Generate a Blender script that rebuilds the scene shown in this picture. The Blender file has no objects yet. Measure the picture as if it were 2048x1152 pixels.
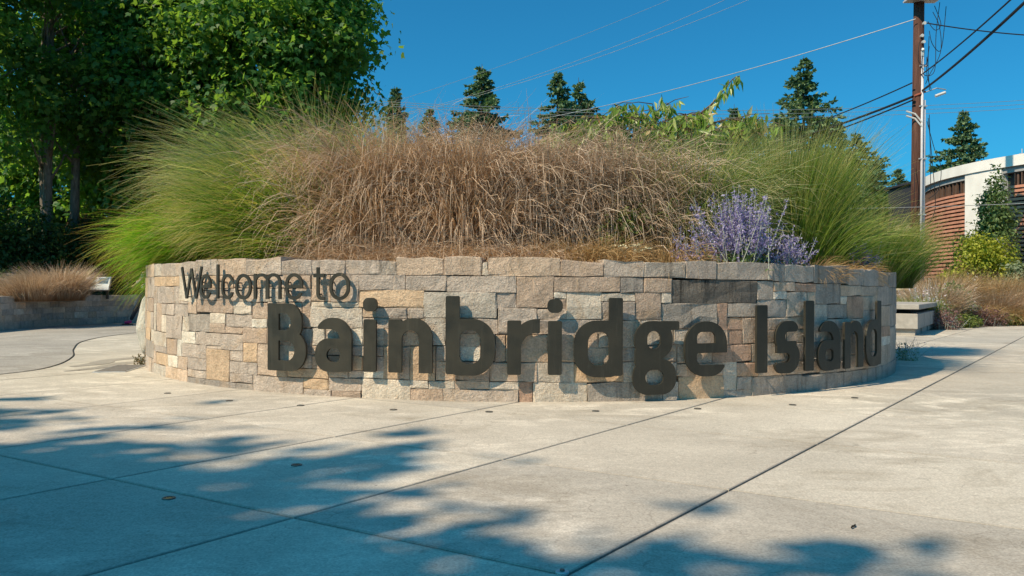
import bpy, bmesh, math, random
import numpy as np
from mathutils import Vector, Matrix
PI = math.pi
SC = bpy.context.scene
COL = SC.collection
# ------------------------------------------------------------------ camera, sky, sun, exposure
FX = 1600.0                                   # focal length in pixels of a 2048 px wide frame
EYE = 1.0
cam_d = bpy.data.cameras.new('camera')
cam_d.sensor_width = 36.0
cam_d.lens = 36.0 * FX / 2048.0
cam_d.clip_start = 0.05
cam_d.clip_end = 3000.0
cam = bpy.data.objects.new('camera', cam_d)
COL.objects.link(cam)
cam.matrix_world = Matrix.Translation((0, 0, EYE)) @ Matrix.Rotation(math.radians(90 - 0.047), 4, 'X') @ Matrix.Rotation(math.atan(0.004), 4, 'Z')
SC.camera = cam

SUN_EL = math.radians(46)
SUN_H = Vector((-0.825, -0.565))              # horizontal direction towards the sun
SUN_DIR = Vector((SUN_H.x * math.cos(SUN_EL), SUN_H.y * math.cos(SUN_EL), math.sin(SUN_EL)))
world = bpy.data.worlds.new('World')
SC.world = world
world.use_nodes = True
wn = world.node_tree
wn.nodes.clear()
sky = wn.nodes.new('ShaderNodeTexSky')
sky.sky_type = 'NISHITA'
sky.sun_disc = False
sky.sun_elevation = SUN_EL
sky.sun_rotation = math.atan2(SUN_H.x, SUN_H.y) % (2 * PI)
sky.altitude = 1500
sky.air_density = 1.0
sky.dust_density = 6.0
sky.ozone_density = 3.0
tint = wn.nodes.new('ShaderNodeMix')
tint.data_type = 'RGBA'
tint.blend_type = 'MULTIPLY'
tint.inputs[0].default_value = 1.0
tint.inputs[7].default_value = (0.125, 0.735, 0.91, 1)
bg = wn.nodes.new('ShaderNodeBackground')
bg.inputs['Strength'].default_value = 0.12
wo = wn.nodes.new('ShaderNodeOutputWorld')
wn.links.new(sky.outputs[0], tint.inputs[6])
wn.links.new(tint.outputs[2], bg.inputs['Color'])
wn.links.new(bg.outputs[0], wo.inputs[0])
sun_d = bpy.data.lights.new('sun', 'SUN')
sun_d.energy = 4.5
sun_d.angle = math.radians(0.53)
sun_d.color = (1.0, 0.79, 0.55)
sun = bpy.data.objects.new('sun', sun_d)
COL.objects.link(sun)
sun.location = (-20, -12, 25)
sun.rotation_euler = SUN_DIR.to_track_quat('Z', 'Y').to_euler()
SC.view_settings.view_transform = 'Standard'
SC.view_settings.look = 'None'
SC.view_settings.exposure = 0.38
SC.view_settings.gamma = 1.0
SC.view_settings.use_curve_mapping = False
SC.cycles.max_bounces = 4
SC.cycles.diffuse_bounces = 2
SC.cycles.glossy_bounces = 1
SC.cycles.transmission_bounces = 2
SC.cycles.transparent_max_bounces = 2

# ------------------------------------------------------------------ helpers
def rng(seed):
    return np.random.default_rng(seed)

def lat(px, d):                                # sideways metres of a column of the photograph at depth d
    return (px - 1024.0) / FX * d

def up(px, py, d):                             # height of a row of the photograph at depth d
    return EYE - (py - 574.7 - 0.004 * (px - 1024)) / FX * d

def tag(o, label=None, cat=None, group=None, kind=None):
    if label: o['label'] = label
    if cat: o['category'] = cat
    if group: o['group'] = group
    if kind: o['kind'] = kind
    return o

def thing(name, loc, label, cat, group=None):
    o = bpy.data.objects.new(name, None)
    o.empty_display_size = 0.2
    o.location = loc
    COL.objects.link(o)
    return tag(o, label, cat, group)

def base_of(parent):
    p = Vector((0, 0, 0))
    while parent is not None:
        p = p + parent.location
        parent = parent.parent
    return p

def mesh_obj(name, verts, faces, m, parent=None, loc=None, attr=None, smooth=False):
    """verts in world coordinates; faces an (n,k) array or a list; origin at loc or at the parent"""
    verts = np.asarray(verts, dtype=np.float32)
    org = base_of(parent) if parent is not None else Vector(loc or (0, 0, 0))
    verts = verts - np.array(org, dtype=np.float32)
    me = bpy.data.meshes.new(name)
    if isinstance(faces, np.ndarray):
        nf, k = faces.shape
        me.vertices.add(len(verts))
        me.vertices.foreach_set('co', verts.ravel())
        me.loops.add(nf * k)
        me.loops.foreach_set('vertex_index', faces.astype(np.int32).ravel())
        me.polygons.add(nf)
        me.polygons.foreach_set('loop_start', np.arange(0, nf * k, k, dtype=np.int32))
        if smooth:
            me.polygons.foreach_set('use_smooth', np.ones(nf, dtype=bool))
        me.update(calc_edges=True)
    else:
        me.from_pydata([tuple(map(float, v)) for v in verts], [], [tuple(map(int, f)) for f in faces])
        if smooth:
            for p in me.polygons: p.use_smooth = True
        me.update()
    if attr is not None:
        a = me.attributes.new('t', 'FLOAT', 'POINT')
        a.data.foreach_set('value', np.asarray(attr, dtype=np.float32))
    if m is not None: me.materials.append(m)
    o = bpy.data.objects.new(name, me)
    COL.objects.link(o)
    if parent is not None: o.parent = parent
    else: o.location = org
    return o

class MB:
    """collects simple shapes of one part"""
    def __init__(s): s.v = []; s.f = []
    def add(s, vs, fs):
        n = len(s.v)
        s.v += [tuple(v) for v in vs]
        s.f += [tuple(i + n for i in f) for f in fs]
        return s
    def box(s, c, size, rz=0.0, bev=0.0):
        hx, hy, hz = size[0] / 2, size[1] / 2, size[2] / 2
        cs, sn = math.cos(rz), math.sin(rz)
        if bev <= 0:
            p = [(x, y, z) for z in (-hz, hz) for (x, y) in ((-hx, -hy), (hx, -hy), (hx, hy), (-hx, hy))]
            f = [(3, 2, 1, 0), (4, 5, 6, 7), (0, 1, 5, 4), (1, 2, 6, 5), (2, 3, 7, 6), (3, 0, 4, 7)]
        else:
            b = bev; p = []; f = []
            ring = lambda z, i: [(-hx + i, -hy + i, z), (hx - i, -hy + i, z), (hx - i, hy - i, z), (-hx + i, hy - i, z)]
            for z, i in ((-hz, b), (-hz + b, 0), (hz - b, 0), (hz, b)): p += ring(z, i)
            f.append((3, 2, 1, 0)); f.append((12, 13, 14, 15))
            for k in range(3):
                for j in range(4):
                    a = k * 4 + j; c2 = k * 4 + (j + 1) % 4
                    f.append((a, c2, c2 + 4, a + 4))
        q = [(c[0] + x * cs - y * sn, c[1] + x * sn + y * cs, c[2] + z) for x, y, z in p]
        return s.add(q, f)
    def tube(s, pts, rad, n=8, cap=True):
        pts = [Vector(p) for p in pts]
        if not hasattr(rad, '__len__'): rad = [rad] * len(pts)
        vs = []; fs = []
        ref = None
        for i, p in enumerate(pts):
            d = (pts[min(i + 1, len(pts) - 1)] - pts[max(i - 1, 0)])
            if d.length < 1e-9: d = Vector((0, 0, 1))
            d.normalize()
            if ref is None:
                ref = Vector((1, 0, 0)) if abs(d.x) < 0.9 else Vector((0, 1, 0))
            a = (ref - d * ref.dot(d)).normalized(); b = d.cross(a); ref = a
            for k in range(n):
                t = 2 * PI * k / n
                vs.append(p + (a * math.cos(t) + b * math.sin(t)) * rad[i])
        for i in range(len(pts) - 1):
            for k in range(n):
                k2 = (k + 1) % n
                fs.append((i * n + k, i * n + k2, (i + 1) * n + k2, (i + 1) * n + k))
        if cap:
            fs.append(tuple(range(n - 1, -1, -1)))
            fs.append(tuple((len(pts) - 1) * n + k for k in range(n)))
        return s.add(vs, fs)
    def build(s, name, m, parent=None, loc=None, smooth=False):
        return mesh_obj(name, s.v, s.f, m, parent, loc, smooth=smooth)

# ------------------------------------------------------------------ materials
class NT:
    def __init__(s, name):
        s.m = bpy.data.materials.new(name); s.m.use_nodes = True
        s.t = s.m.node_tree; s.t.nodes.clear()
        s.out = s.t.nodes.new('ShaderNodeOutputMaterial')
    def n(s, typ, ins=None, **props):
        nd = s.t.nodes.new('ShaderNode' + typ)
        for k, v in props.items(): setattr(nd, k, v)
        for k, v in (ins or {}).items():
            if isinstance(v, bpy.types.NodeSocket): s.t.links.new(v, nd.inputs[k])
            else: nd.inputs[k].default_value = v
        return nd
    def ramp(s, fac, stops, interp='LINEAR'):
        r = s.n('ValToRGB', {0: fac}); cr = r.color_ramp; cr.interpolation = interp
        while len(cr.elements) < len(stops): cr.elements.new(0.5)
        for e, (p, c) in zip(cr.elements, stops):
            e.position = p; e.color = (c[0], c[1], c[2], 1) if hasattr(c, '__len__') else (c, c, c, 1)
        return r.outputs[0]
    def mix(s, fac, a, b, mode='MIX'):
        nd = s.t.nodes.new('ShaderNodeMix'); nd.data_type = 'RGBA'; nd.blend_type = mode
        for i, v in ((0, fac), (6, a), (7, b)):
            if isinstance(v, bpy.types.NodeSocket): s.t.links.new(v, nd.inputs[i])
            elif i == 0: nd.inputs[0].default_value = v
            else: nd.inputs[i].default_value = (v[0], v[1], v[2], 1)
        return nd.outputs[2]
    def noise(s, vec, scale, detail=4, rough=0.55, dist=0.0):
        return s.n('TexNoise', {'Vector': vec, 'Scale': scale, 'Detail': detail, 'Roughness': rough, 'Distortion': dist}).outputs[0]
    def pos(s, scale=None):
        v = s.n('NewGeometry').outputs['Position']
        if scale: v = s.n('Mapping', {0: v, 3: scale}).outputs[0]
        return v
    def obj(s, scale=None):
        v = s.n('TexCoord').outputs['Object']
        if scale: v = s.n('Mapping', {0: v, 3: scale}).outputs[0]
        return v
    def bump(s, h, dist=0.01, strength=1.0):
        return s.n('Bump', {'Height': h, 'Distance': dist, 'Strength': strength}).outputs[0]
    def finish(s, color, rough=0.8, normal=None, metallic=0.0, spec=0.3, trans=None):
        ins = {'Base Color': color if isinstance(color, bpy.types.NodeSocket) else (*color[:3], 1), 'Roughness': rough, 'Metallic': metallic, 'Specular IOR Level': spec}
        if normal is not None: ins['Normal'] = normal
        p = s.n('BsdfPrincipled', ins).outputs[0]
        if trans:
            amt, tcol = trans
            tr = s.n('BsdfTranslucent', {'Color': tcol if isinstance(tcol, bpy.types.NodeSocket) else (*tcol[:3], 1)}).outputs[0]
            p = s.n('MixShader', {0: amt, 1: p, 2: tr}).outputs[0]
        s.t.links.new(p, s.out.inputs[0])
        return s.m

def mat_plain(name, col, rough=0.7, metallic=0.0, var=0.15, scale=8.0, bump=0.0, spec=0.3):
    t = NT(name); v = t.pos()
    n = t.noise(v, scale, 4)
    lo = tuple(c * (1 - var) for c in col); hi = tuple(min(1, c * (1 + var)) for c in col)
    c = t.ramp(n, [(0.3, lo), (0.7, hi)])
    nm = t.bump(t.noise(v, scale * 6, 3), bump) if bump else None
    return t.finish(c, rough, nm, metallic, spec)

def mat_leaf(name, stops, trans=0.35, tcol=None, rough=0.5, spec=0.25, rootcol=None, tipcol=None, patch=None):
    """colour per leaf or blade (random per island); optional colour of base or tip along the blade"""
    t = NT(name)
    g = t.n('NewGeometry')
    r = g.outputs['Random Per Island']
    c = t.ramp(r, stops)
    if patch:
        nn = t.noise(g.outputs['Position'], patch[0], 2)
        c = t.mix(t.ramp(nn, [(0.42, 0.0), (0.6, 1.0)]), c, patch[1])
    if tipcol or rootcol:
        a = t.n('Attribute', attribute_name='t').outputs['Fac']
        if rootcol: c = t.mix(t.ramp(a, [(0.0, 1.0), (rootcol[1], 0.0)]), c, rootcol[0])
        if tipcol: c = t.mix(t.ramp(a, [(tipcol[1], 0.0), (1.0, 1.0)]), c, tipcol[0])
    if tcol is None:
        tc = t.mix(1.0, c, (1.5, 1.6, 0.7), 'MULTIPLY')
    else: tc = tcol
    return t.finish(c, rough, None, 0.0, spec, (trans, tc))
STONES = (
    '-4949,-4614,1105,1244,l1;-4611,-3982,1105,1239,g1;-3982,-3669,1106,1245,g1;-3669,-3260,1106,1260,g1;-3260,-2822,1106,1267,t1;-2822,-2362,1106,1254,g1;-2360,-2006,1106,124'
    '2,g1;-2006,-1644,1107,1239,g1;-1644,-1316,1107,1237,g1;-1316,-1144,1107,1223,d1;-1144,-708,1106,1259,t1;-704,-376,1104,1259,t1;-372,-323,1102,1216,l1;-321,311,1100,1254,t'
    '1;314,697,1096,1232,b1;699,1069,1093,1229,g1;1069,1469,1090,1227,d1;1472,1791,1086,1238,g1;1795,2439,1076,1232,g1;2439,2593,1069,1226,d1;2593,3018,1065,1224,g1;3018,3652,'
    '1051,1227,d1;3652,3993,1036,1208,g1;3993,4434,1029,1200,g1;4434,4898,1025,1185,b1;4898,5778,1019,1180,d1;-4911,-4416,998,1103,o0;-4416,-4052,998,1104,o0;-4947,-4464,805,9'
    '95,g0;-4464,-4052,811,996,g0;-4052,-3665,840,1105,l0;-4568,-4179,683,803,g0;-4175,-3826,687,811,g0;-4814,-4571,488,803,b0;-4947,-4817,488,803,l0;-3822,-3642,715,839,t0;-3'
    '641,-3007,731,859,b0;-4568,-4412,489,682,l0;-4411,-3978,436,681,g0;-3975,-3824,530,686,l0;-3824,-3397,533,713,d0;-3394,-3133,629,729,l0;-3394,-3133,532,629,t0;-3130,-2735'
    ',601,729,g0;-3006,-2735,730,846,l0;-2733,-2535,687,844,t0;-2733,-2537,603,687,w0;-4949,-4412,332,486,l0;-4411,-4107,258,433,b0;-4103,-3978,256,436,w0;-3975,-3665,401,528,'
    'w0;-3663,-3194,402,530,g0;-3193,-2862,372,529,g0;-3132,-2862,532,598,b0;-2862,-2535,452,600,b0;-3975,-3453,259,400,g0;-4947,-4412,256,331,g0;-3452,-3060,59,370,o0;-3057,-'
    '2862,268,371,g0;-2860,-2660,269,452,o0;-2656,-2407,153,447,t0;-4814,-4376,123,254,o0;-4375,-4084,124,254,w0;-4081,-3843,121,256,t0;-3840,-3453,140,257,g0;-4945,-4445,0,12'
    '1,l0;-4444,-3839,0,121,t0;-3838,-3452,57,136,g0;-3057,-2658,152,266,g0;-3058,-2721,60,152,g0;-3838,-2964,0,55,d0;-2964,-2721,0,58,d0;-2720,-2095,0,150,g0;-2092,-1818,58,1'
    '55,o0;-2092,-1788,0,55,g0;-1786,-1486,0,56,b0;-1815,-1483,57,173,g0;-1482,-1015,0,175,l0;-3663,-3007,980,1106,t0;-3663,-3007,859,977,g0;-3006,-2557,982,1105,t0;-3006,-261'
    '7,848,979,g0;-2613,-2322,852,980,l0;-2553,-2322,983,1104,g0;-2319,-2017,987,1103,t0;-2319,-2017,855,983,g0;-2014,-1803,864,1106,t0;-1800,-1511,863,1106,g0;-1511,-1061,969'
    ',1106,g0;-1508,-889,815,966,o0;-2014,-1511,814,861,l0;-2108,-2017,615,853,b0;-2014,-1471,627,813,l0;-2319,-2111,754,853,g0;-2534,-2322,754,851,g0;-1344,-1048,721,813,g0;-'
    '1045,-890,721,815,g0;-2534,-2111,614,753,l0;-2534,-2240,449,611,t0;-2236,-2002,451,612,g0;-1998,-1855,457,626,l0;-2404,-2175,243,449,l0;-2171,-2002,377,448,g0;-2171,-2002'
    ',245,375,l0;-1852,-1576,463,627,g0;-1998,-1855,370,453,t0;-1852,-1576,377,459,g0;-1998,-1704,243,369,b0;-1701,-1562,245,376,g0;-1560,-1471,245,377,o0;-1468,-1265,249,375,'
    'g0;-1574,-1468,470,625,w0;-1574,-1265,378,469,g0;-1468,-1265,470,633,l0;-1468,-1344,722,815,t0;-1468,-1210,634,719,g0;-2404,-2286,151,242,o0;-2282,-1821,157,241,o0;-1821,'
    '-1616,175,241,g0;-1613,-1465,177,245,g0;-1463,-1265,177,248,w0;-1265,-1115,474,626,t0;-1265,-1115,179,473,o0;-1113,-1019,178,475,b0;-1017,-783,177,478,o0;-1113,-890,479,6'
    '24,t0;-1059,-690,969,1102,g0;-686,-72,957,1100,g0;-68,255,820,1098,b0;256,844,962,1093,b0;848,1066,956,1091,d0;-888,-246,729,956,l0;-243,-70,819,955,g0;258,367,903,960,w0'
    ';257,367,814,901,b0;368,681,721,961,l0;683,986,879,952,l0;683,986,717,878,g0;989,1234,715,956,b0;-233,109,591,817,g0;110,367,721,813,g0;110,454,588,718,g0;-887,-696,485,7'
    '26,l0;-693,-574,483,728,l0;-572,-235,595,725,g0;-1207,-890,626,719,g0;-572,-384,480,594,t0;-570,-382,349,479,w0;-382,-256,351,595,g0;-252,-165,348,588,b0;-161,205,347,585'
    ',t0;208,449,347,587,t0;-779,-572,350,482,g0;-781,-611,177,349,t0;-609,-304,185,348,b0;-609,-304,106,182,t0;-302,108,177,344,t0;111,437,170,345,l0;456,824,598,715,g0;456,6'
    '53,474,597,t0;657,826,473,597,l0;453,822,330,473,t0;439,877,171,329,o0;826,1038,471,713,t0;822,1037,347,471,g0;878,1016,161,343,l0;-1014,-849,105,175,l0;-845,-611,104,173'
    ',l0;-1014,-719,0,102,b0;-717,-48,0,103,g0;-302,-46,103,174,l0;-45,74,0,173,r0;77,552,0,169,l0;555,1245,0,158,d0;1069,1336,957,1087,b0;1338,2249,863,1073,k0;1237,1336,862,'
    '956,l0;1238,1803,633,860,d0;1805,1912,618,859,r0;1912,2259,734,860,g0;2252,2452,893,1068,g0;2453,2612,970,1063,t0;2615,2734,972,1062,t0;2734,3044,965,1049,r0;3045,3479,84'
    '8,1048,d0;3482,3926,929,1034,t0;3929,4406,924,1027,t0;4406,4898,813,1024,g0;4898,5778,814,1017,d0;2453,2625,897,969,w0;2627,2911,729,963,l0;2262,2625,729,893,g0;2914,3044'
    ',846,965,t0;3482,3612,841,926,w0;3613,3979,691,922,r0;3982,4403,771,923,t0;3040,3234,590,846,l0;3236,3612,699,838,d0;3982,4451,571,770,g0;3610,3979,572,690,l0;3236,3610,5'
    '87,698,g0;1805,1909,485,615,t0;1914,2080,617,730,r0;2081,2271,486,728,b0;2272,2901,606,725,t0;2903,3040,474,727,g0;1911,2080,481,613,r0;1358,1529,496,632,l0;1531,1802,492'
    ',630,g0;1389,1750,323,489,t0;1751,2185,324,481,r0;2186,2258,312,484,l0;2272,2627,484,605,t0;2262,2627,310,480,l0;2630,2903,477,603,t0;2630,3124,308,474,g0;3125,3584,457,5'
    '86,t0;3125,3584,286,457,l0;3586,4033,316,569,g0;4037,4559,328,568,t0;4486,4973,581,812,t0;4974,5778,559,814,g0;4562,4973,463,580,r0;4974,5778,337,558,g0;4562,4973,369,463'
    ',w0;4562,4973,154,369,t0;4974,5778,155,336,g0;3586,4109,153,315,t0;4113,4559,147,327,g0;1237,1355,494,630,l0;1041,1237,494,713,l0;1040,1387,339,493,t0;1018,1386,160,335,l'
    '0;1387,1866,204,322,t0;1246,1404,0,158,l0;1406,1866,0,202,o0;1870,2014,64,324,l0;2014,2259,186,310,r0;2015,2185,65,182,g0;1869,2185,0,64,g0;2185,2845,0,174,d0;2262,2627,1'
    '76,310,t0;2630,3124,178,307,t0;2846,3416,0,158,d0;3125,3584,161,284,g0;3420,3954,0,151,d0;3957,4559,0,146,d0;4562,5778,0,153,d0;-4950,-4810,120,260,t0;2910,3040,730,850,t'
    '0;3040,3130,470,590,g0;4450,4490,570,810,b0;-3450,-3190,370,400,g0;-4050,-3820,810,840,g0')
# ------------------------------------------------------------------ materials of the setting
def mat_concrete(name, base, slab=False):
    t = NT(name); v = t.pos()
    big = t.noise(v, 0.55, 5, 0.6, 0.6)
    mid = t.noise(t.pos((1.0, 1.6, 1.0)), 2.6, 6, 0.65, 0.4)
    fine = t.noise(v, 90, 3, 0.6)
    agg = t.noise(v, 26, 5, 0.75)
    speck = t.n('TexVoronoi', {'Vector': v, 'Scale': 230.0}).outputs['Distance']
    a = tuple(c * 0.80 for c in base); b = tuple(min(1, c * 1.12) for c in base)
    c = t.ramp(big, [(0.30, a), (0.70, b)])
    msk = t.n('Math', {0: t.ramp(mid, [(0.48, 0.0), (0.66, 1.0)]), 1: t.ramp(t.noise(t.pos((1, 1, 1)), 0.42, 3, 0.5, 0.4), [(0.42, 0.10), (0.58, 1.0)])}, operation='MULTIPLY').outputs[0]
    c = t.mix(msk, c, tuple(min(1, x * 1.36) for x in base))     # worn, chalky patches
    stain = t.noise(t.pos((0.7, 1.3, 1)), 1.1, 7, 0.7, 1.2)
    c = t.mix(t.ramp(stain, [(0.28, 0.75), (0.46, 0.0)]), c, (base[0] * 0.60, base[1] * 0.57, base[2] * 0.52))
    c = t.mix(0.55, c, t.ramp(fine, [(0.3, 0.5), (0.72, 1.36)]), 'MULTIPLY')
    c = t.mix(0.6, c, t.ramp(agg, [(0.32, 0.74), (0.68, 1.24)]), 'MULTIPLY')
    c = t.mix(t.ramp(speck, [(0.05, 0.32), (0.16, 0.0)]), c, (0.12, 0.11, 0.10))
    dots = t.n('TexVoronoi', {'Vector': v, 'Scale': 2.3}).outputs['Distance']
    c = t.mix(t.ramp(dots, [(0.012, 0.75), (0.022, 0.0)]), c, (0.10, 0.095, 0.085))                    # gum and oil spots
    if slab:
        r = t.n('ObjectInfo').outputs['Random']
        ob = t.obj()                              # grime gathers along the slab edges
        det = VA.x * VB.y - VA.y * VB.x
        fa = t.n('VectorMath', {0: ob, 1: (VB.y / det, -VB.x / det, 0)}, operation='DOT_PRODUCT').outputs['Value']
        fb = t.n('VectorMath', {0: ob, 1: (-VA.y / det, VA.x / det, 0)}, operation='DOT_PRODUCT').outputs['Value']
        ed = None
        for f_ in (fa, fb):
            d_ = t.n('Math', {0: 0.5, 1: t.n('Math', {0: t.n('Math', {0: f_, 1: 0.5}, operation='SUBTRACT').outputs[0]}, operation='ABSOLUTE').outputs[0]}, operation='SUBTRACT').outputs[0]
            ed = d_ if ed is None else t.n('Math', {0: ed, 1: d_}, operation='MINIMUM').outputs[0]
        ed = t.n('Math', {0: ed, 1: t.n('Math', {0: t.noise(v, 7, 4, 0.7), 1: 0.02}, operation='MULTIPLY').outputs[0]}, operation='SUBTRACT').outputs[0]
        c = t.mix(t.ramp(ed, [(-0.008, 0.4), (0.001, 0.0)]), c, (0.20, 0.185, 0.16))
        ck = t.n('TexVoronoi', {'Vector': t.n('VectorMath', {0: v, 1: t.n('TexNoise', {'Vector': v, 'Scale': 3.0}).outputs['Color']}, operation='ADD').outputs[0], 'Scale': 0.75}, feature='DISTANCE_TO_EDGE').outputs['Distance']
        c = t.mix(t.ramp(ck, [(0.0015, 0.5), (0.004, 0.0)]), c, (0.22, 0.20, 0.17))
        c = t.mix(1.0, c, t.ramp(r, [(0, (0.86, 0.86, 0.86)), (0.5, (1.0, 0.985, 0.96)), (1, (1.10, 1.09, 1.06))]), 'MULTIPLY')
    h = t.n('Math', {0: fine, 1: mid}, operation='ADD').outputs[0]
    return t.finish(c, 0.85, t.bump(h, 0.0015, 0.8), 0, 0.25)

M = {}
CONC = (0.515, 0.482, 0.425)
VA = Vector((0.895, 1.19, 0)); VB = Vector((1.13, -0.68, 0))
M['slab'] = mat_concrete('plaza_concrete', CONC, True)
M['path'] = mat_concrete('path_concrete', (0.385, 0.365, 0.335))
M['joint'] = mat_plain('joint_dirt', (0.045, 0.043, 0.036), 0.95, var=0.4, scale=20)
t = NT('earth'); v = t.pos(); n = t.noise(v, 9, 6, 0.65)
M['soil'] = t.finish(t.ramp(n, [(0.3, (0.035, 0.024, 0.016)), (0.55, (0.085, 0.058, 0.036)), (0.75, (0.16, 0.115, 0.07))]), 0.95, t.bump(t.noise(v, 40, 4), 0.03))
t = NT('far_ground'); v = t.pos(); n = t.noise(v, 0.6, 6, 0.65)
M['far'] = t.finish(t.ramp(n, [(0.35, (0.035, 0.045, 0.02)), (0.65, (0.09, 0.085, 0.045))]), 0.95)

def smooth01(x):
    x = min(1, max(0, x)); return x * x * (3 - 2 * x)

# ------------------------------------------------------------------ ground
g = mesh_obj('ground', [(-1500, -1500, -0.05), (1500, -1500, -0.05), (1500, 1500, -0.05), (-1500, 1500, -0.05)], [(0, 1, 2, 3)], M['far'])
tag(g, kind='structure')
plaza = mesh_obj('plaza', [(-30, -16, -0.018), (26, -16, -0.018), (26, 30, -0.018), (-30, 30, -0.018)], [(0, 1, 2, 3)], M['joint'])
tag(plaza, kind='structure')
VA = Vector((0.895, 1.19, 0)); VB = Vector((1.13, -0.68, 0)); P1 = Vector((-0.94, 3.46, 0))
def slab_mesh():
    ga, gb = 0.0066 / VB.length, 0.0060 / VA.length   # half joints along the two directions
    def q(a, b, z): return tuple(VA * a + VB * b + Vector((0, 0, z)))
    vs = []; fs = []
    for e, z in ((0, -0.03), (0, -0.003), (0.003, 0.0)):
        # the wide joints run along VA, the thin ones along VB
        a0, a1 = gb + e, 1 - gb - e; b0, b1 = ga + e, 1 - ga - e
        vs += [q(a0, b0, z), q(a0, b1, z), q(a1, b1, z), q(a1, b0, z)]
    for k in range(2):
        for j in range(4):
            a = 4 * k + j; b = 4 * k + (j + 1) % 4
            fs.append((a, b, b + 4, a + 4))
    fs.append((8, 9, 10, 11))
    me = bpy.data.meshes.new('slab'); me.from_pydata(vs, [], fs); me.update(); me.materials.append(M['slab'])
    bm = bmesh.new(); bm.from_mesh(me); bmesh.ops.recalc_face_normals(bm, faces=bm.faces); bm.to_mesh(me); bm.free()
    return me
SLAB = slab_mesh()
random.seed(4)
for i in range(-9, 17):
    for j in range(-12, 14):
        o0 = P1 + VA * i + VB * j
        c = o0 + VA * 0.5 + VB * 0.5
        if not (0.3 < c.y < 22.0 and abs(c.x) < 0.68 * c.y + 2.2 and -11 < c.x < 16): continue
        if (c.x - 0.11) ** 2 + (c.y - 12.13) ** 2 < 3.9 ** 2: continue
        o = bpy.data.objects.new('slab', SLAB); o.location = o0 + Vector((0, 0, random.uniform(-0.001, 0.001)))
        COL.objects.link(o); o.parent = plaza
# poured path on the left, edged by a curved joint
def catmull(pts, n=10):
    P = [Vector(p) for p in pts]; out = []
    for i in range(len(P) - 1):
        p0 = P[max(i - 1, 0)]; p1 = P[i]; p2 = P[i + 1]; p3 = P[min(i + 2, len(P) - 1)]
        for k in range(n):
            u = k / n
            out.append(0.5 * ((2 * p1) + (p2 - p0) * u + (2 * p0 - 5 * p1 + 4 * p2 - p3) * u * u + (3 * p1 - p0 - 3 * p2 + p3) * u ** 3))
    out.append(P[-1]); return out
edge = catmull([(-7.6, 5.0, 0), (-6.6, 7.3, 0), (-5.75, 8.9, 0), (-5.65, 9.8, 0), (-6.15, 11.2, 0), (-6.9, 12.6, 0), (-7.7, 14.4, 0), (-8.0, 16.4, 0), (-7.6, 19.0, 0), (-6.5, 23.4, 0)], 8)
n = len(edge)
vs = [(p.x, p.y, 0.0045) for p in edge] + [(-16.0, p.y, 0.0045) for p in edge]
tag(mesh_obj('path', vs, [(k + n, k, k + 1, k + n + 1) for k in range(n - 1)], M['path']), kind='structure')
vs = []
for k, p in enumerate(edge):
    d = (edge[min(k + 1, n - 1)] - edge[max(k - 1, 0)]).normalized(); s = Vector((d.y, -d.x, 0)) * 0.008
    vs += [p - s + Vector((0, 0, 0.0085)), p + s + Vector((0, 0, 0.0085))]
tag(mesh_obj('path_joint', vs, [(2 * k, 2 * k + 1, 2 * k + 3, 2 * k + 2) for k in range(n - 1)], M['joint']), kind='structure')
def ribbon(name, pts, widths, z, m):                # damp streaks left on the paving
    c = catmull(pts, 6); w = np.interp(np.linspace(0, 1, len(c)), np.linspace(0, 1, len(widths)), widths); vs = []
    for k, p in enumerate(c):
        d = (c[min(k + 1, len(c) - 1)] - c[max(k - 1, 0)]).normalized(); s = Vector((d.y, -d.x, 0)) * (w[k] / 2 + 0.012 * math.sin(k * 1.7))
        vs += [p - s + Vector((0, 0, z)), p + s + Vector((0, 0, z))]
    return tag(mesh_obj(name, vs, [(2 * k, 2 * k + 1, 2 * k + 3, 2 * k + 2) for k in range(len(c) - 1)], m), kind='structure')
M['damp'] = mat_concrete('damp_concrete', (0.33, 0.305, 0.27))
ribbon('damp_streak', [(-5.42, 9.85, 0), (-5.30, 10.25, 0), (-5.38, 10.75, 0), (-5.05, 11.25, 0), (-4.62, 11.6, 0)], [.08, .30, .22, .30, .25], 0.0045, M['damp'])
ribbon('damp_streak', [(-5.20, 9.30, 0), (-5.02, 9.75, 0), (-4.98, 10.35, 0), (-4.80, 10.75, 0)], [.06, .20, .26, .10], 0.0042, M['damp'])
tag(mesh_obj('pavement', [(-9, 16.5, -0.010), (26, 16.5, -0.010), (26, 30, -0.010), (-9, 30, -0.010)], [(0, 1, 2, 3)], M['path']), kind='structure')

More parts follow.
